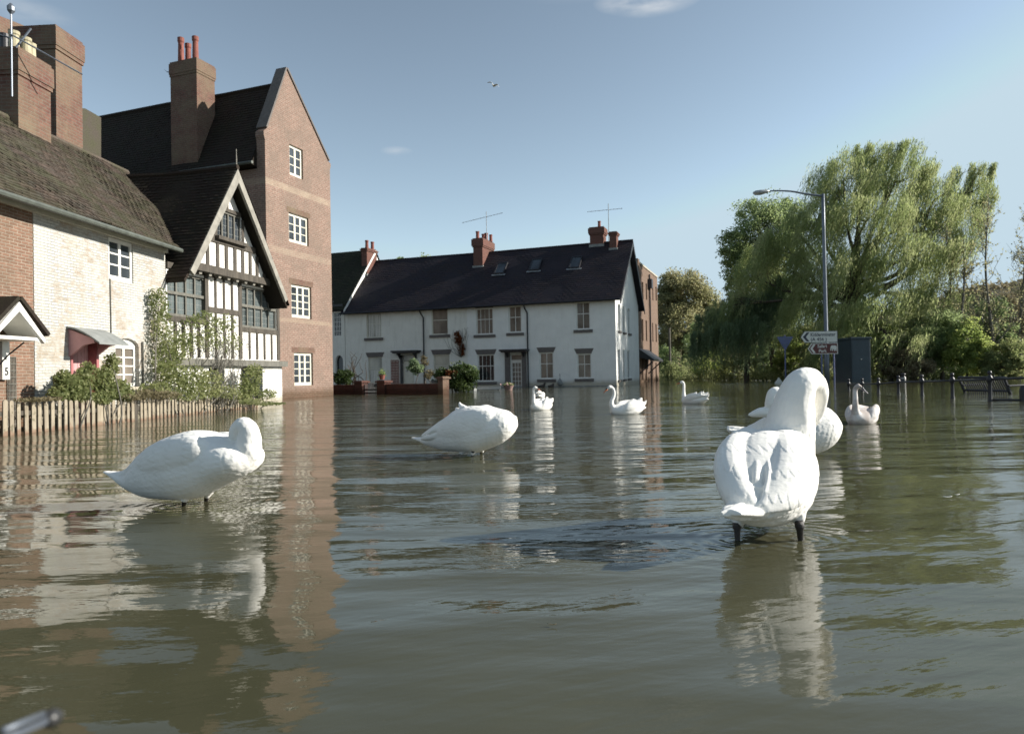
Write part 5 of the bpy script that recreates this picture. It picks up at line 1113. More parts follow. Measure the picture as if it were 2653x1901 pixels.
side_swan('large swan standing on the left with head tucked back, dark legs in the water',
    [(272, 1220, 1223, .1), (310, 1221, 1243, .32), (340, 1220, 1262, .5), (362, 1209, 1273, .66), (388, 1171, 1285, .84), (418, 1145, 1290, .95), (452, 1128, 1293, 1.02), (490, 1117, 1293, 1.05), (530, 1115, 1284, 1.05), (570, 1125, 1261, .98), (610, 1137, 1240, .95), (640, 1150, 1223, .80), (656, 1160, 1206, .55), (664, 1172, 1190, .25)],
    [(600, 1192, 4.26, .06), (622, 1186, 4.23, .082), (640, 1168, 4.20, .080), (646, 1140, 4.19, .068), (643, 1113, 4.18, .056), (630, 1102, 4.18, .050), (618, 1112, 4.20, .048), (613, 1128, 4.22, .044), (604, 1140, 4.26, .030), (596, 1150, 4.30, .015)],
    4.55, 4.2, [((480, 1280, 4.28), (476, 1309, 4.36)), ((537, 1270, 4.46), (534, 1298, 4.52))], .19,
    wing=[(585, 1160, 14, .55, .25), (560, 1162, 36, .74, .32), (510, 1172, 46, .80, .34), (450, 1186, 44, .76, .32), (395, 1206, 30, .55, .28), (345, 1226, 14, .26, .2), (300, 1228, 5, .1, .12)],
    tuft=[([(482, 1262, -.06), (479, 1285, -.06), (477, 1300, -.06)], [.06, .04, .014]), ([(540, 1255, .1), (538, 1275, .12), (535, 1290, .12)], [.055, .035, .013]), ([(420, 1175, -.17), (372, 1205, -.15), (335, 1221, -.1)], [.05, .03, .006])])
side_swan('plump swan with head buried in its back feathers, standing in the middle of the flood',
    [(1067, 1132, 1136, .1), (1090, 1132, 1143, .3), (1110, 1126, 1153, .5), (1135, 1103, 1161, .7), (1155, 1086, 1167, .86), (1180, 1064, 1169, .98), (1205, 1054, 1171, 1.05), (1235, 1051, 1172, 1.08), (1262, 1052, 1164, 1.06), (1290, 1058, 1152, 1.0), (1315, 1065, 1135, .84), (1330, 1080, 1118, .55), (1337, 1095, 1104, .2)],
    [(1318, 1098, 6.68, .10), (1305, 1082, 6.72, .075), (1285, 1072, 6.8, .055), (1262, 1062, 6.86, .050), (1250, 1060, 6.9, .042), (1232, 1062, 6.9, .02)],
    7.05, 6.65, [((1226, 1165, 6.72), (1224, 1177, 6.8)), ((1246, 1160, 6.9), (1247, 1172, 7.0))], .19,
    wing=[(1300, 1085, 14, .5, .25), (1280, 1090, 30, .74, .3), (1240, 1096, 38, .82, .34), (1190, 1104, 34, .78, .32), (1150, 1114, 22, .6, .28), (1115, 1122, 9, .3, .2), (1100, 1127, 3, .25, .1)],
    tuft=[([(1215, 1070, 0), (1200, 1058, 0), (1192, 1048, 0), (1190, 1041, 0)], [.05, .035, .018, .004]), ([(1205, 1075, .06), (1186, 1062, .06), (1180, 1056, .06)], [.045, .025, .006]), ([(1215, 1068, -.05), (1203, 1056, -.05), (1200, 1050, -.05)], [.04, .022, .006]), ([(1160, 1098, -.15), (1128, 1112, -.17), (1106, 1124, -.18)], [.035, .025, .005]), ([(1150, 1120, -.14), (1112, 1132, -.14), (1090, 1136, -.1)], [.05, .03, .006]), ([(1228, 1150, -.06), (1226, 1168, -.06), (1222, 1179, -.06)], [.05, .03, .012]), ([(1246, 1145, .08), (1248, 1162, .1), (1250, 1172, .12)], [.05, .03, .012]), ([(1205, 1155, -.05), (1200, 1168, -.05), (1190, 1174, -.05)], [.05, .03, .01])])

# ---- the near swan seen from behind
pw = gz(1992, 1398); root = empty('swan', (pw[0], pw[1], 0)); tag(root, 'biggest swan in the foreground seen from behind, neck bent over, standing on dark legs', 'swan'); o = np.array([pw[0], pw[1], 0])
m = MB(); secs = []
for Y, cx_, cy_, rw, rh in cat_rom([(2.93, 1950, 1322, 62, 26), (3.0, 1972, 1296, 90, 56), (3.08, 1982, 1270, 110, 88), (3.2, 1990, 1247, 125, 116), (3.35, 1992, 1238, 128, 124), (3.5, 1998, 1228, 124, 118), (3.62, 2008, 1218, 106, 102), (3.72, 2018, 1208, 80, 80), (3.80, 2024, 1200, 40, 44)], 3):
    secs.append((at(cx_, cy_, Y) - o, np.array([rw * Y / FP, 0, 0]), np.array([0, 0, rh * Y / FP])))
m.sections(secs, 40, .97)
nk = [(2020, 1235, 3.48, .15), (2030, 1180, 3.46, .140), (2042, 1125, 3.44, .122), (2052, 1075, 3.42, .104), (2061, 1030, 3.41, .087), (2076, 996, 3.41, .074), (2095, 984, 3.44, .060), (2114, 996, 3.49, .050), (2121, 1022, 3.55, .046), (2117, 1050, 3.60, .042), (2107, 1080, 3.64, .040), (2098, 1100, 3.66, .024)]
m.tube(cat_rom([at(a, b, c) - o for a, b, c, r in nk], 4), [r[0] for r in cat_rom([(n_[3], 0) for n_ in nk], 4)], 24)
# scapular masses and folded wings, leaving a groove down the back
for pts in ([(1940, 1140, 3.42, 40, 34), (1920, 1170, 3.26, 56, 48), (1905, 1215, 3.12, 56, 62), (1908, 1260, 3.02, 46, 56), (1935, 1298, 2.93, 30, 30), (1950, 1316, 2.90, 16, 12)],
            [(2040, 1140, 3.40, 50, 34), (2040, 1172, 3.24, 66, 52), (2048, 1215, 3.10, 62, 64), (2040, 1262, 2.99, 54, 54), (2005, 1300, 2.92, 36, 26), (1975, 1318, 2.89, 18, 12)],
            [(1968, 1150, 3.30, 30, 30), (1960, 1180, 3.19, 30, 36), (1966, 1225, 3.06, 20, 38), (1962, 1270, 2.97, 14, 30)],
            [(1995, 1160, 3.26, 16, 24), (1992, 1205, 3.11, 14, 36), (1996, 1255, 2.99, 12, 36), (1984, 1295, 2.92, 10, 22)],
            [(2020, 1180, 3.17, 20, 26), (2015, 1225, 3.055, 15, 34), (2012, 1268, 2.965, 13, 30)]):
    m.sections([(at(a, b, c) - o, np.array([r1 * c / FP, 0, 0]), np.array([0, .25 * r2 * c / FP, r2 * c / FP])) for c_ in [0] for (a, b, c, r1, r2) in [(q[0], q[1], q[2], q[3], q[4]) for q in cat_rom(pts, 3)]], 20)
# tail: flat fan towards the viewer and left
m.sections([(at(a, b, c) - o, np.array([r1 * c / FP, -.05 * r1 / 40, -.004]), np.array([0, 0, r2 * c / FP])) for a, b, c, r1, r2 in cat_rom([(1960, 1312, 3.10, 46, 34), (1940, 1319, 2.99, 44, 24), (1922, 1323, 2.91, 38, 17), (1908, 1325, 2.85, 31, 12), (1896, 1327, 2.80, 20, 7)], 3)], 24)
for (a, b, c, e, f) in ((1925, 1318, 2.86, 1866, 1328), (1925, 1326, 2.86, 1870, 1335), (1935, 1330, 2.88, 1884, 1340)): m.tube([at(a, b, c) - o, at((a + e) / 2, (b + f) / 2, c - .03) - o, at(e, f, c - .06) - o], [.03, .020, .005], 10)
# belly and thighs
m.sections([(at(a, b, c) - o, np.array([r1 * c / FP, 0, 0]), np.array([0, 0, r2 * c / FP])) for a, b, c, r1, r2 in cat_rom([(1965, 1300, 2.96, 60, 40), (1975, 1300, 3.05, 92, 62), (1990, 1290, 3.2, 112, 72), (2000, 1280, 3.4, 110, 70), (2010, 1270, 3.55, 80, 60)], 3)], 30)
for (a, b, c) in ((2062, 1325, 3.2), (1918, 1330, 3.22)): m.tube([at(a - 12 if a > 2000 else a + 12, b - 45, c + .04) - o, at(a, b, c + .02) - o, at(a + (8 if a > 2000 else -8), b + 32, c) - o], [.075, .052, .022], 14)
organic(m, .0045, 'body', M['feather'], root, 4, swan_disp((.05, .998), (.0, .27), .22, .35, .0019, .50, rear=Vector((.06, .35, .93))))
legs(root, [(at(1909, 1352, 3.22) - o, at(1911, 1397, 3.22) - o, (.02, .1, 0)), (at(2071, 1352, 3.17) - o, at(2074, 1397, 3.2) - o, (.03, .1, 0))], .98)

# ---- swan behind it, bowing its neck to the left
pw = gz(2060, 1178); root = empty('swan', (pw[0], pw[1], 0)); tag(root, 'preening swan half hidden behind the big foreground swan, neck curled down at the left', 'swan'); o = np.array([pw[0], pw[1], 0])
Yc = pw[1]; m = MB(); k = Yc / FP
st = [(1884, 1108, 1116, .1), (1905, 1112, 1135, .35), (1925, 1110, 1160, .6), (1955, 1096, 1180, .9), (1990, 1078, 1182, 1.05), (2030, 1062, 1182, 1.15), (2075, 1053, 1180, 1.2), (2115, 1050, 1174, 1.15), (2145, 1056, 1160, 1.0), (2166, 1075, 1140, .7), (2179, 1095, 1115, .25)]
m.sections([(at(px, (a + b) / 2, Yc) - o, np.array([.03 * lf, .2 * lf, 0]), np.array([0, 0, (b - a) / 2 * k])) for px, a, b, lf in cat_rom(st, 3)], 26)
m.tube([at(1930, 1118, Yc) - o, at(1905, 1112, Yc) - o, at(1882, 1104, Yc) - o], [.045, .03, .004], 10).tube([at(1930, 1124, Yc - .05) - o, at(1903, 1120, Yc - .05) - o, at(1886, 1112, Yc - .05) - o], [.04, .02, .004], 10)
nk = [(2060, 1105, Yc - .1, .13), (2035, 1070, Yc - .12, .10), (2020, 1040, Yc - .14, .075), (2012, 1020, Yc - .15, .062), (2003, 1024, Yc - .16, .056), (1998, 1044, Yc - .17, .052), (1999, 1062, Yc - .16, .046), (2004, 1076, Yc - .14, .036)]
m.tube(cat_rom([at(a, b, c) - o for a, b, c, r in nk], 4), [r[0] for r in cat_rom([(n_[3], 0) for n_ in nk], 4)], 18)
m.sections([(at(a, b, Yc - .16) - o, np.array([0, .05 * f, 0]), np.array([0, 0, r * k])) for a, b, r, f in cat_rom([(2020, 1072, 12, .9), (1992, 1068, 13, 1.), (1970, 1068, 12, .9), (1952, 1072, 8, .6), (1938, 1075, 2, .2)], 3)], 14)
organic(m, .008, 'body', M['feather'], root, 4, swan_disp((1, 0), (0, .3), .2, .28, .003, .48))

# ---- swimming swans
def swim(px, py, label, rz, s=1., necka=0., headyaw=0., look=-.35, feath='feather', bill='bill_orange', upneck=False, tufts=True, hide_head=False, group='swans swimming in the distance', wings=1., neckfwd=0., tucked=False):
    p = gz(px, py); root = empty('swan', (p[0], p[1], 0), rz); tag(root, label, 'swan', group); m = MB()
    B = [(-.44, .11, .015, .012), (-.36, .10, .07, .035), (-.27, .09, .13, .085), (-.14, .08, .175, .125), (0, .075, .19, .14), (.12, .07, .18, .13), (.22, .065, .14, .11), (.29, .07, .09, .08), (.33, .08, .04, .04)]
    m.sections([((x * s, 0, z * s), (0, w_ * s, 0), (0, 0, h * s)) for x, z, w_, h in cat_rom(B, 3)], 24)
    for sg in (-1, 1):   # arched wings
        m.sections([((x * s, sg * y * s, z * s), (0, .055 * s, 0), (-.02 * s, 0, h * s)) for x, y, z, h in cat_rom([(.16, .12, .10, .05), (.08, .15, .13, .09), (-.04, .155, .15, .10 * wings), (-.17, .13, .17, .085 * wings), (-.28, .09, .18, .05), (-.36, .05, .20, .014)], 3)], 16)
    if tucked: m.tube(cat_rom([np.array(q) * s for q in ((.2, 0, .12), (.24, .02, .24), (.14, .05, .29), (.0, .06, .25))], 4), list(np.linspace(.07, .045, 13) * s), 14)
    if tufts:
        for i in range(4):
            a = (-1) ** i * rng.uniform(.04, .11); x = -.08 - .08 * i + rng.uniform(-.02, .02); hh = rng.uniform(.03, .075); m.tube([((x + .03) * s, a * s, .19 * s), ((x - .04) * s, a * 1.05 * s, (.215 + hh * .6) * s), ((x - .075) * s, a * 1.1 * s, (.225 + hh) * s)], [.055 * s, .030 * s, .006], 8)
        m.tube([(-.32 * s, 0, .13 * s), (-.42 * s, 0, .19 * s), (-.46 * s, 0, .25 * s)], [.05 * s, .03 * s, .004], 8)
    if upneck: nk = [(.22, 0, .08, .075), (.285, 0, .17, .055), (.29, 0, .27, .040), (.285, 0, .37, .034), (.285, 0, .46, .032), (.295, 0, .515, .034), (.325, 0, .53, .033)]
    else: nk = [(.22, 0, .08, .075), (.30, 0, .15, .055), (.31, 0, .24, .041), (.265, 0, .33, .034), (.255, 0, .42, .031), (.285, 0, .485, .031), (.33, 0, .51, .033), (.36, 0, .505, .034)]
    if headyaw and upneck:
        hx, hy = math.cos(headyaw), math.sin(headyaw); nk = nk[:-2] + [(.285 + .022 * hx, .022 * hy, .505, .034), (.285 + .055 * hx, .055 * hy, .515, .033)]
    nk = [(x + neckfwd * max(0, z - .2), y + necka * max(0, z - .15), z, r) for x, y, z, r in nk]
    hp = np.array(nk[-1][:3]); hd = np.array([math.cos(headyaw), math.sin(headyaw), look]); hd /= np.linalg.norm(hd)
    pts = [np.array(n_[:3]) * s for n_ in nk]
    if not tucked: m.tube(cat_rom(pts, 4), [r[0] * s for r in cat_rom([(n_[3], 0) for n_ in nk], 4)], 16)
    hpos = hp * s
    if not tucked: m.sections([(hpos + hd * t * s, np.cross(hd, [0, 0, 1]) * a * s, np.array([0, 0, 1]) * b * s) for t, a, b in ((-.04, .01, .01), (-.025, .026, .027), (0, .031, .033), (.025, .027, .028), (.048, .02, .02), (.062, .008, .008))], 14)
    organic(m, .009 * s, 'body', M[feath], root, 3, feather_disp((1, 0), .001))
    if not hide_head: head_parts(root, hpos, hd, (0, 0, 1), s, bill == 'bill_orange', bill)
    return root
swim(1622, 1072, 'swan with orange bill swimming to the left, nearest the foot of the warehouse reflection', R(203), .98, look=-.75, headyaw=-.25)
swim(1402, 1061, 'swan swimming nearest the white terrace door with head turned back over its neck', R(232), .92, headyaw=2.2, look=-.5, upneck=True)
sw3 = swim(1797, 1045, 'swan with straight upright neck swimming before the drooping willow', R(128), .98, look=-.25, headyaw=.9, upneck=True)
swim(2234, 1095, 'grey headed young swan swimming at the right, bill pointing down to the right', R(-132), 1.0, headyaw=1.75, look=-.75, upneck=True, feath='feather_grey', bill='bill_grey', tufts=False, group=None)
swim(1399, 1031, 'farthest swan, a small white shape behind the head turning swan', R(80), .75, group='swans swimming in the distance', tucked=True, tufts=False, hide_head=True)

# ================================================================ gull, feathers, near pole
g = at(1278, 222, 52); gu = empty('gull', tuple(g)); tag(gu, 'single pale gull flying high in the clear sky', 'bird')
MB().sections([((x, 0, 0), (0, r, 0), (0, 0, r)) for x, r in ((-.2, .01), (-.12, .035), (0, .055), (.1, .045), (.16, .035), (.2, .01))], 10).build('body', M['feather'], gu, smooth=True)
for sg in (-1, 1): MB().sections([((.03 - .1 * t, sg * (.04 + .5 * t), .16 * math.sin(t * 3)), (.12 * (1 - t * .75), 0, 0), (0, 0, .02 * (1 - t * .7))) for t in (0, .25, .5, .75, 1)], 8).build('wing', M['feather'], gu, smooth=True)
gu.rotation_euler = (.5, .3, 1.2)
for (px, py, s, lab) in ((2455, 1290, .026, 'small white feather floating at the right of the foreground swan'), (1113, 1086, .035, 'tiny white feather floating left of the middle swan'), (2480, 1284, .018, 'smaller feather floating just right of the other white feather'), (1430, 1623, .016, 'dark leaf floating in the near water below the middle')):
    q = gz(px, py); o_ = MB().sections([((x * s, 0, .004 + .25 * s * (x * x)), (0, w_ * s, 0), (0, 0, .05 * s)) for x, w_ in ((-.9, .03), (-.5, .12), (0, .22), (.5, .2), (.9, .04))], 8).build('leaf' if 'leaf' in lab else 'feather', M['leaf_brown'] if 'leaf' in lab else M['feather'], smooth=True)
    o_.location = (q[0], q[1], .003); o_.rotation_euler = (0, 0, rng.uniform(-.4, .4)); tag(o_, lab, 'leaf' if 'leaf' in lab else 'feather')
# blurred silver rod with black grip close to the lens
a, b = at(-40, 1935, .40), at(128, 1862, .46); rd = empty('support_pole', tuple(a)); tag(rd, 'blurred silver rod with a black knob in the bottom left corner', 'pole'); a = Vector(a); b = Vector(b)
d = (b - a).normalized(); MB().tube([Vector((-.25, -.02, -.75)), a - a, (b - a)], [.0028, .0028, .0028], 12).build('rod', M['galv'], rd, smooth=True)
MB().tube([(b - a) * .25 + Vector((0, 0, .005)), (b - a) * .9 + Vector((0, 0, .005))], [.002, .0018], 10).build('rod', M['galv'], rd, smooth=True)
MB().tube([b - a - d * .005, b - a, b - a + d * .005, b - a + d * .008], [.0036, .0058, .0058, .0036], 14).build('grip', M['bare'], rd, smooth=True)
MB().tube([b - a + d * .0075, b - a + d * .010], [.0034, .0034], 14).build('end_cap', M['alu'], rd, smooth=True)

# ================================================================ picket fence
f0, f1 = gz(-60, 1136.5), gz(728, 1046.5); PF = Fac(f0, (f1 - f0)[:2]); pf = PF.empty('picket_fence'); tag(pf, 'weathered wooden picket fence with rust stained feet standing in the flood before the cottages', 'fence')
m_, nt_, b_ = newmat('picket_wood'); v_, v3_, z_ = wallvec(nt_)
c_ = ramp(nt_, nse(nt_, v3_, 4, 6, .6, (2, 2, .5)), [(.3, (.20, .165, .12)), (.7, (.37, .32, .235))])
rp = ramp(nt_, nse(nt_, v3_, 9, 3), [(.3, 0.), (.7, .09)]); ad_ = N(nt_, "ShaderNodeMath", operation='ADD'); nt_.links.new(z_, ad_.inputs[0]); nt_.links.new(rp, ad_.inputs[1])
c_ = mix(nt_, ramp(nt_, ad_.outputs[0], [(.06, .6), (.12, 0.)]), c_, (.15, .06, .028)); c_ = mix(nt_, ramp(nt_, nse(nt_, v3_, 13, 5), [(.58, 0.), (.66, .7)]), c_, (.10, .09, .05))
nt_.links.new(c_, b_.inputs['Base Color']); b_.inputs['Roughness'].default_value = .85; bump(nt_, b_, nse(nt_, v3_, 30, 4, .6, (2, 2, .3)), .004)
Lf = np.linalg.norm(f1 - f0); zt0 = PF.loc(0, 1037)[1]; zt1 = PF.loc(700, 1031)[1]; s_a = PF.loc(0, 1080)[0]; s_b = PF.loc(700, 1038)[0]
topz = lambda s: zt0 + (zt1 - zt0) * (s - s_a) / (s_b - s_a)
posts = [PF.loc(px, 1060)[0] for px in (352, 535)] + [PF.loc(262, 1060)[0], .2]
npk = 78
for i in range(npk):
    s = .05 + (Lf - .1) * i / (npk - 1) + rng.uniform(-.012, .012)
    if min(abs(s - p) for p in posts) < .07: continue
    wd = .042 * rng.uniform(.85, 1.1); zt = topz(s) + rng.uniform(-.012, .012); t = rng.uniform(-.014, .014)
    pts = [(s - wd, -.5), (s + wd, -.5), (s + wd + t, zt - .035), (s + wd * .7 + t, zt - .01), (s + t, zt), (s - wd * .7 + t, zt - .01), (s - wd + t, zt - .035)]
    MB().prism(pts, -.018, .0).build('picket', m_, pf)
for i, p in enumerate(posts): MB().box(p - .05, p + .05, -.01, .09, -.6, topz(p) + .0).build('post', M['timber'] if i < 2 else m_, pf)
for z in (.30, -.12): MB().prism([(0, z), (Lf, z + (zt1 - zt0)), (Lf, z + .07 + (zt1 - zt0)), (0, z + .07)], .003, .035).build('rail', M['timber'], pf)

# ================================================================ black railing with ball finials
rail_px = [(2199, 1011, 981), (2234, 1014, 979.6), (2276, 1018, 978), (2328, 1020.7, 972.6), (2389, 1025, 970), (2468, 1032, 965.5), (2565.5, 1039.5, 960)]
P0 = [gz(a, b) for a, b, c in rail_px]; Hs = [at(a, c, p[1])[2] for (a, b, c), p in zip(rail_px, P0)]
rr0 = empty('railing', tuple(P0[0])); tag(rr0, 'black iron railing with ball topped posts curving along the flooded quay', 'railing')
tops = []
for (p, h) in zip(P0, Hs):
    s = .92 * h / .62 if False else 1.; R_ = MB(); r = .058
    prof = [(.06, -.6), (.06, -.02), (.04, .05), (.034, h - .27), (.045, h - .24), (.06, h - .215), (.06, h - .16), (.04, h - .115), (.022, h - .09), (.036, h - .075), (.043, h - .045), (.036, h - .015), (.012, h)]
    o_ = R_.lathe(prof, 0, 0, 14).build('post', M['black_paint'], rr0, smooth=True); o_.location = tuple(p - P0[0]); tops.append(p - P0[0] + np.array([0, 0, h - .19]))
end = at(2700, 977, 14.2); tops.append(end - P0[0])
m = MB(); 
for a, b in zip(tops[1:], tops[:-1]): m.tube([a, b], .024, 8)
m.build('top_rail', M['black_paint'], rr0, smooth=True)
lo = gz(2720, 1040.5); MB().tube([P0[-1] - P0[0] + np.array([0, 0, .03]), lo - P0[0] + np.array([0, 0, .03])], .024, 8).build('bottom_rail', M['black_paint'], rr0, smooth=True)
q = gz(2653, 1040); hz = at(2653, 998, q[1])[2]; MB().lathe([(.08, -.5), (.08, hz - .1), (.05, hz)], 0, 0, 12).build('bollard', M['black_paint'], rr0).location = tuple(q - P0[0])
for (px, yb, yt, lab) in ((2308, 986, 968, 'squat black bollard by the brown bush behind the railing'), (2340, 990, 966, 'black bollard with pale band right of the squat one')):
    q = gz(px, yb); h = at(px, yt, q[1])[2]; bo = empty('bollard', tuple(q)); tag(bo, lab, 'bollard'); MB().lathe([(.13, -.5), (.13, h * .55), (.09, h * .62), (.09, h * .75), (.13, h * .82), (.11, h * .95), (.03, h)], 0, 0, 14).build('shaft', M['black_paint'], bo, smooth=True)
    MB().lathe([(.134, h * .40), (.134, h * .48)], 0, 0, 14).build('band', M['white_paint'], bo)
# slatted bench standing in water
b0, b1 = gz(2523, 1017), gz(2642, 1020.5); BN = Fac(b0, (b1 - b0)[:2]); be = BN.empty('park_bench'); tag(be, 'black slatted park bench half under water behind the railing', 'bench'); Lb_ = np.linalg.norm(b1 - b0); hb_ = BN.loc(2580, 977)[1]
sl = lambda z: -.22 + .0 - (z / hb_) * .18
bk = MB()
for i in range(19):
    x = .10 + (Lb_ - .2) * i / 18; bk.add([(x - .022 - .06, sl(hb_ - .03), hb_ - .03), (x + .012 - .06, sl(hb_ - .03), hb_ - .03), (x + .012, sl(-.1), -.1), (x - .022, sl(-.1), -.1), (x - .022 - .06, sl(hb_ - .03) + .02, hb_ - .03), (x + .012 - .06, sl(hb_ - .03) + .02, hb_ - .03), (x + .012, sl(-.1) + .02, -.1), (x - .022, sl(-.1) + .02, -.1)], [(0, 1, 2, 3), (4, 7, 6, 5), (0, 3, 7, 4), (1, 5, 6, 2)])
bk.build('slats', M['black_paint'], be)
MB().tube([(-.08, sl(hb_), hb_), (Lb_ + .02, sl(hb_), hb_)], .032, 8).tube([(0, sl(.08), .08), (Lb_, sl(.08), .08)], .03, 8).build('backrest_frame', M['black_paint'], be)
for x in (-.02, Lb_): MB().tube([(x - .06, sl(hb_), hb_), (x, sl(.0), -.1), (x, -.2, -.5)], .04, 8).tube([(x, sl(.25), .22), (x + .02, .35, .24), (x + .02, .38, -.4)], .03, 8).build('armrest', M['black_paint'], be)
MB().box(0, Lb_, -.2, .3, -.16, -.12).build('seat', M['black_paint'], be)

# ================================================================ street lamp
q = gz(2143, 991); lp = empty('street_lamp', tuple(q)); tag(lp, 'tall grey street lamp with a long arm reaching left', 'street lamp'); zt = at(2133, 503, q[1])[2]
MB().lathe([(.14, -.6), (.14, 1.6), (.11, 1.7), (.10, zt - 5), (.088, zt - 2), (.085, zt), (.02, zt + .03)], 0, 0, 16).build('column', M['galv'], lp, smooth=True)
ap = [at(x, y, q[1]) - q for x, y in ((2131, 508), (2090, 503), (2050, 496), (2010, 494.5), (1990, 496))]; MB().tube(cat_rom(ap, 4), list(np.linspace(.06, .035, 17)), 10).build('arm', M['galv'], lp, smooth=True)
h0, h1 = at(1993, 495.5, q[1]) - q, at(1951, 500, q[1]) - q; hd = h1 - h0
MB().sections([(h0 + hd * t, np.array([0, w_, 0]), np.array([0, 0, h_])) for t, w_, h_ in ((0, .05, .04), (.15, .11, .09), (.5, .15, .12), (.85, .14, .11), (1., .06, .05))], 16).build('lantern', M['alu'], lp, smooth=True)
MB().sections([(h0 + hd * t + np.array([0, 0, -.07]), np.array([0, w_, 0]), np.array([0, 0, h_])) for t, w_, h_ in ((.2, .05, .03), (.5, .12, .09), (.85, .11, .08), (.95, .05, .03))], 14).build('lens', M['glass_curtain'], lp, smooth=True)

# ================================================================ direction signs
Ys = 37.5; S0 = at(2166, 990, Ys); SG = Fac(S0, (1, -.02))
def sx(px, py): return SG.loc(px, py)[0]
def sz(px, py): return SG.loc(px, py)[1]
M['sign_white'] = simple('sign_white', (.62, .62, .56), .5, var=.05, bd=0); M['sign_brown'] = simple('sign_brown', (.10, .022, .018), .5, var=.1, bd=0); M['sign_black'] = simple('sign_black', (.03, .035, .05), .5, var=.1, bd=0); M['sign_back'] = simple('sign_back', (.10, .12, .22), .5, .2, var=.1, bd=0)
ds = SG.empty('direction_sign'); tag(ds, 'white and brown left pointing direction signs on blue grey posts', 'sign')
for px in (2163, 2131): x = sx(px, 950); MB().lathe([(.045, -.6), (.045, sz(px, 862) if px > 2140 else sz(px, 884))], x, .10, 10).build('post', M['sign_back'], ds)
def arrow(x0, x1, z0, z1, tip, y, th=.02): zc = (z0 + z1) / 2; return MB().prism([(x0, zc), (x0 + tip, z0), (x1, z0), (x1, z1), (x0 + tip, z1)], y, y + th)
x0, x1, z0, z1 = sx(2075, 872), sx(2169, 872), sz(2125, 886.5), sz(2125, 858.5)
pl1 = arrow(x0 - .03, x1 + .03, z0 - .02, z1 + .02, .22, .012).build('sign_panel', M['sign_black'], ds); arrow(x0, x1, z0, z1, .2, 0, .01).build('face', M['sign_white'], pl1)
H1 = z1 - z0; zc = (z0 + z1) / 2
MB().prism([(x0 + .10, zc), (x0 + .30, z0 + .05), (x0 + .44, z0 + .05), (x0 + .26, zc), (x0 + .44, z1 - .05), (x0 + .30, z1 - .05)], -.004, -.001).build('arrow_mark', M['sign_black'], pl1)
text('Kidderminster', .27, M['sign_black'], 'lettering', pl1, ((x0 + x1) / 2 + .20, -.004, z1 - .17), (R(90), 0, 0), sx=.82, bold=.003); text('(A 456 )', .25, M['sign_black'], 'lettering', pl1, (x0 + .50, -.004, z0 + .15), (R(90), 0, 0), al='LEFT', bold=.003)
a0, a1, c0, c1 = sx(2093, 903), sx(2171, 903), sz(2132, 917), sz(2132, 888.5)
pl2 = arrow(a0, a1, c0, c1, .2, .006).build('sign_panel', M['sign_white'], ds); arrow(a0 + .06, a1 - .04, c0 + .035, c1 - .035, .17, -.006, .01).build('face', M['sign_brown'], pl2); zc = (c0 + c1) / 2
MB().prism([(a0 + .12, zc), (a0 + .28, c0 + .06), (a0 + .40, c0 + .06), (a0 + .24, zc), (a0 + .40, c1 - .06), (a0 + .28, c1 - .06)], -.011, -.007).build('arrow_mark', M['sign_white'], pl2)
text('Safari', .225, M['sign_white'], 'lettering', pl2, (a0 + .74, -.011, c1 - .17), (R(90), 0, 0), bold=.004); text('Park', .225, M['sign_white'], 'lettering', pl2, (a0 + .76, -.011, c0 + .16), (R(90), 0, 0), bold=.004)
ex, ez = a1 - .40, zc - .14
el = [(0, .12), (.0, .05), (.02, .0), (.05, .06), (.06, .14), (.09, .12), (.09, .0), (.13, .0), (.14, .09), (.19, .09), (.20, .0), (.24, .0), (.25, .10), (.28, .0), (.32, .0), (.33, .12), (.345, .2), (.31, .27), (.22, .30), (.14, .29), (.10, .30), (.04, .27), (.01, .2)]
MB().prism([(ex + u, ez + v) for u, v in el], -.011, -.007).build('elephant_symbol', M['sign_white'], pl2)
# give way sign seen from behind
q = at(2036, 986, 41); gs = empty('give_way_sign', (q[0], q[1], 0)); tag(gs, 'grey back of a triangular give way sign on a thin post', 'sign'); kk = 41 / FP; zt = at(2036, 872, 41)[2]; zb = at(2036, 905, 41)[2]
MB().lathe([(.04, -.6), (.04, zt + .1)], 0, .03, 10).build('post', M['sign_back'], gs); MB().prism([(-.44, zt), (.44, zt), (.44, zt - .07), (.05, zb), (-.05, zb), (-.44, zt - .07)], -.012, .0).build('sign_panel', M['sign_back'], gs); MB().box(-.3, .3, -.03, -.012, zt - .14, zt - .10).box(-.15, .15, -.03, -.012, zb + .25, zb + .29).build('bracket', M['galv'], gs)
q = gz(2018, 992); ws = empty('road_sign', tuple(q)); tag(ws, 'white tip of a drowned triangular road sign at the foot of the give way post', 'sign'); zt = at(2018, 977, q[1])[2]; MB().prism([(-.28, -.05), (.28, -.05), (0, zt)], 0, .03).build('sign_panel', M['sign_white'], ws)
MB().tube([(-.24, .05, -.3), (0, .05, zt - .06), (.24, .05, -.3)], .02, 6).build('frame', M['galv'], ws)
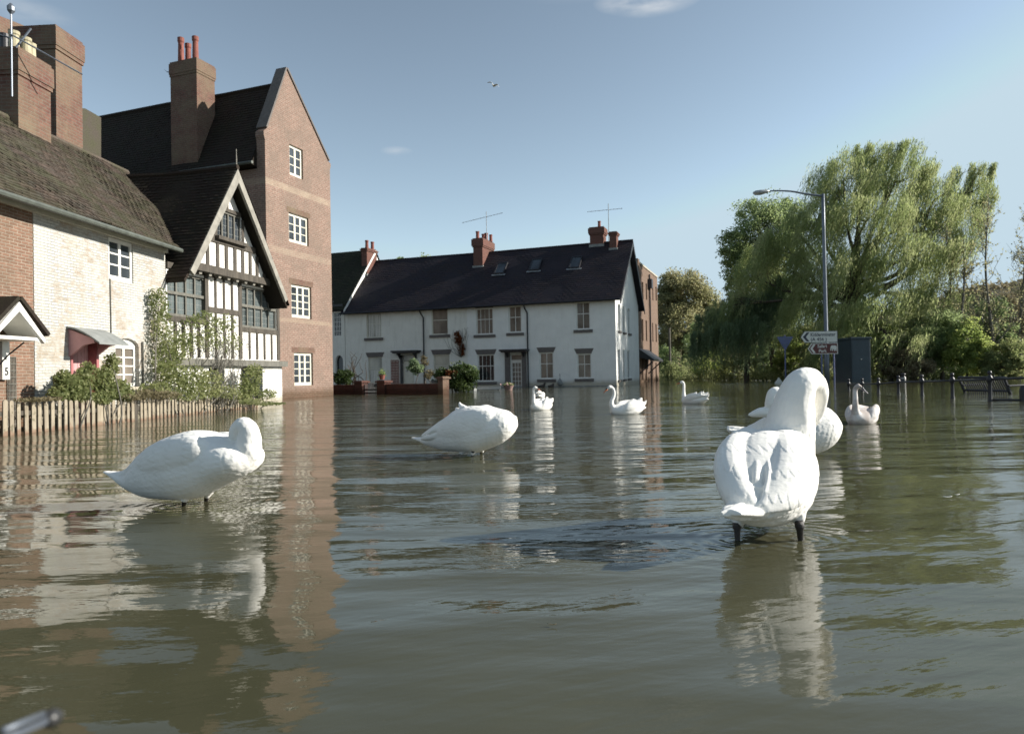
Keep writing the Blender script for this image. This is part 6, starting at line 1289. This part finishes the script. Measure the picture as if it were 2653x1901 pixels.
# cabinets
q0, q1 = gz(2208, 990), gz(2256, 991.5); CB = Fac(q0, (1, -.02)); cb = CB.empty('utility_cabinet'); tag(cb, 'tall dark blue utility cabinet with flat cap beside the direction signs', 'cabinet')
M['blue_metal'] = simple('blue_metal', (.035, .052, .062), .5, var=.15, scale=2, bd=.001); M['concrete'] = simple('concrete', (.24, .25, .22), .9, var=.25, scale=3, bd=.004)
xw = CB.loc(2256, 930)[0]; zt = CB.loc(2230, 873)[1]; c = MB().box(0, xw, 0, 2.4, -.5, zt - .12).build('body', M['blue_metal'], cb, bevel=.02)
MB().box(-.06, xw + .06, -.06, 2.46, zt - .12, zt).build('cap', M['blue_metal'], cb, bevel=.02); MB().box(.06, xw - .06, -.012, .0, .1, zt - .25).build('door', M['blue_metal'], cb, bevel=.01); MB().lathe([(.03, 0), (.03, .03)], 0, 0, 8).build('lock', M['white_paint'], cb).location = (xw * .48, -.03, zt * .5)
q = gz(2183, 988); k2 = tag(MB().box(-.28, .30, 0, .5, -.5, 2.4).box(-.34, .36, -.05, .55, 2.4, 2.52).build('concrete_pillar', M['concrete'], bevel=.02), 'narrow grey concrete pillar attached left of the dark blue cabinet', 'pillar'); k2.location = tuple(q)
q = gz(2118, 985); k3 = empty('meter_box', tuple(q)); tag(k3, 'pale weathered box behind the direction sign posts', 'cabinet'); MB().box(-.4, .4, 0, .6, -.5, 1.75).build('body', M['concrete'], k3, bevel=.02); MB().box(-.1, .12, .1, .4, 1.75, 2.05).build('vent', M['bare'], k3)
# poles
for (px, yt, yb, Y, mt, lab) in ((1806, 880, 984, 70, 'concrete', 'pale telegraph pole rising from the water below the drooping willow'), (1737, 850, 984, 68, 'bark_grey', 'thin dark pole in front of the bright green shrub near the warehouse'), (1866, 905, 984, 68, 'bark_grey', 'short thin grey post right of the pale telegraph pole')):
    b = at(px, yb, Y); po_ = empty('wooden_pole', (b[0], b[1], 0)); tag(po_, lab, 'pole'); MB().lathe([(.12, -.5), (.10, at(px, yt, Y)[2])], 0, 0, 8).build('shaft', M[mt], po_); MB().lathe([(.12, 0), (.12, .06)], 0, 0, 8, at(px, yt, Y)[2]).build('cap', M['bark'], po_)
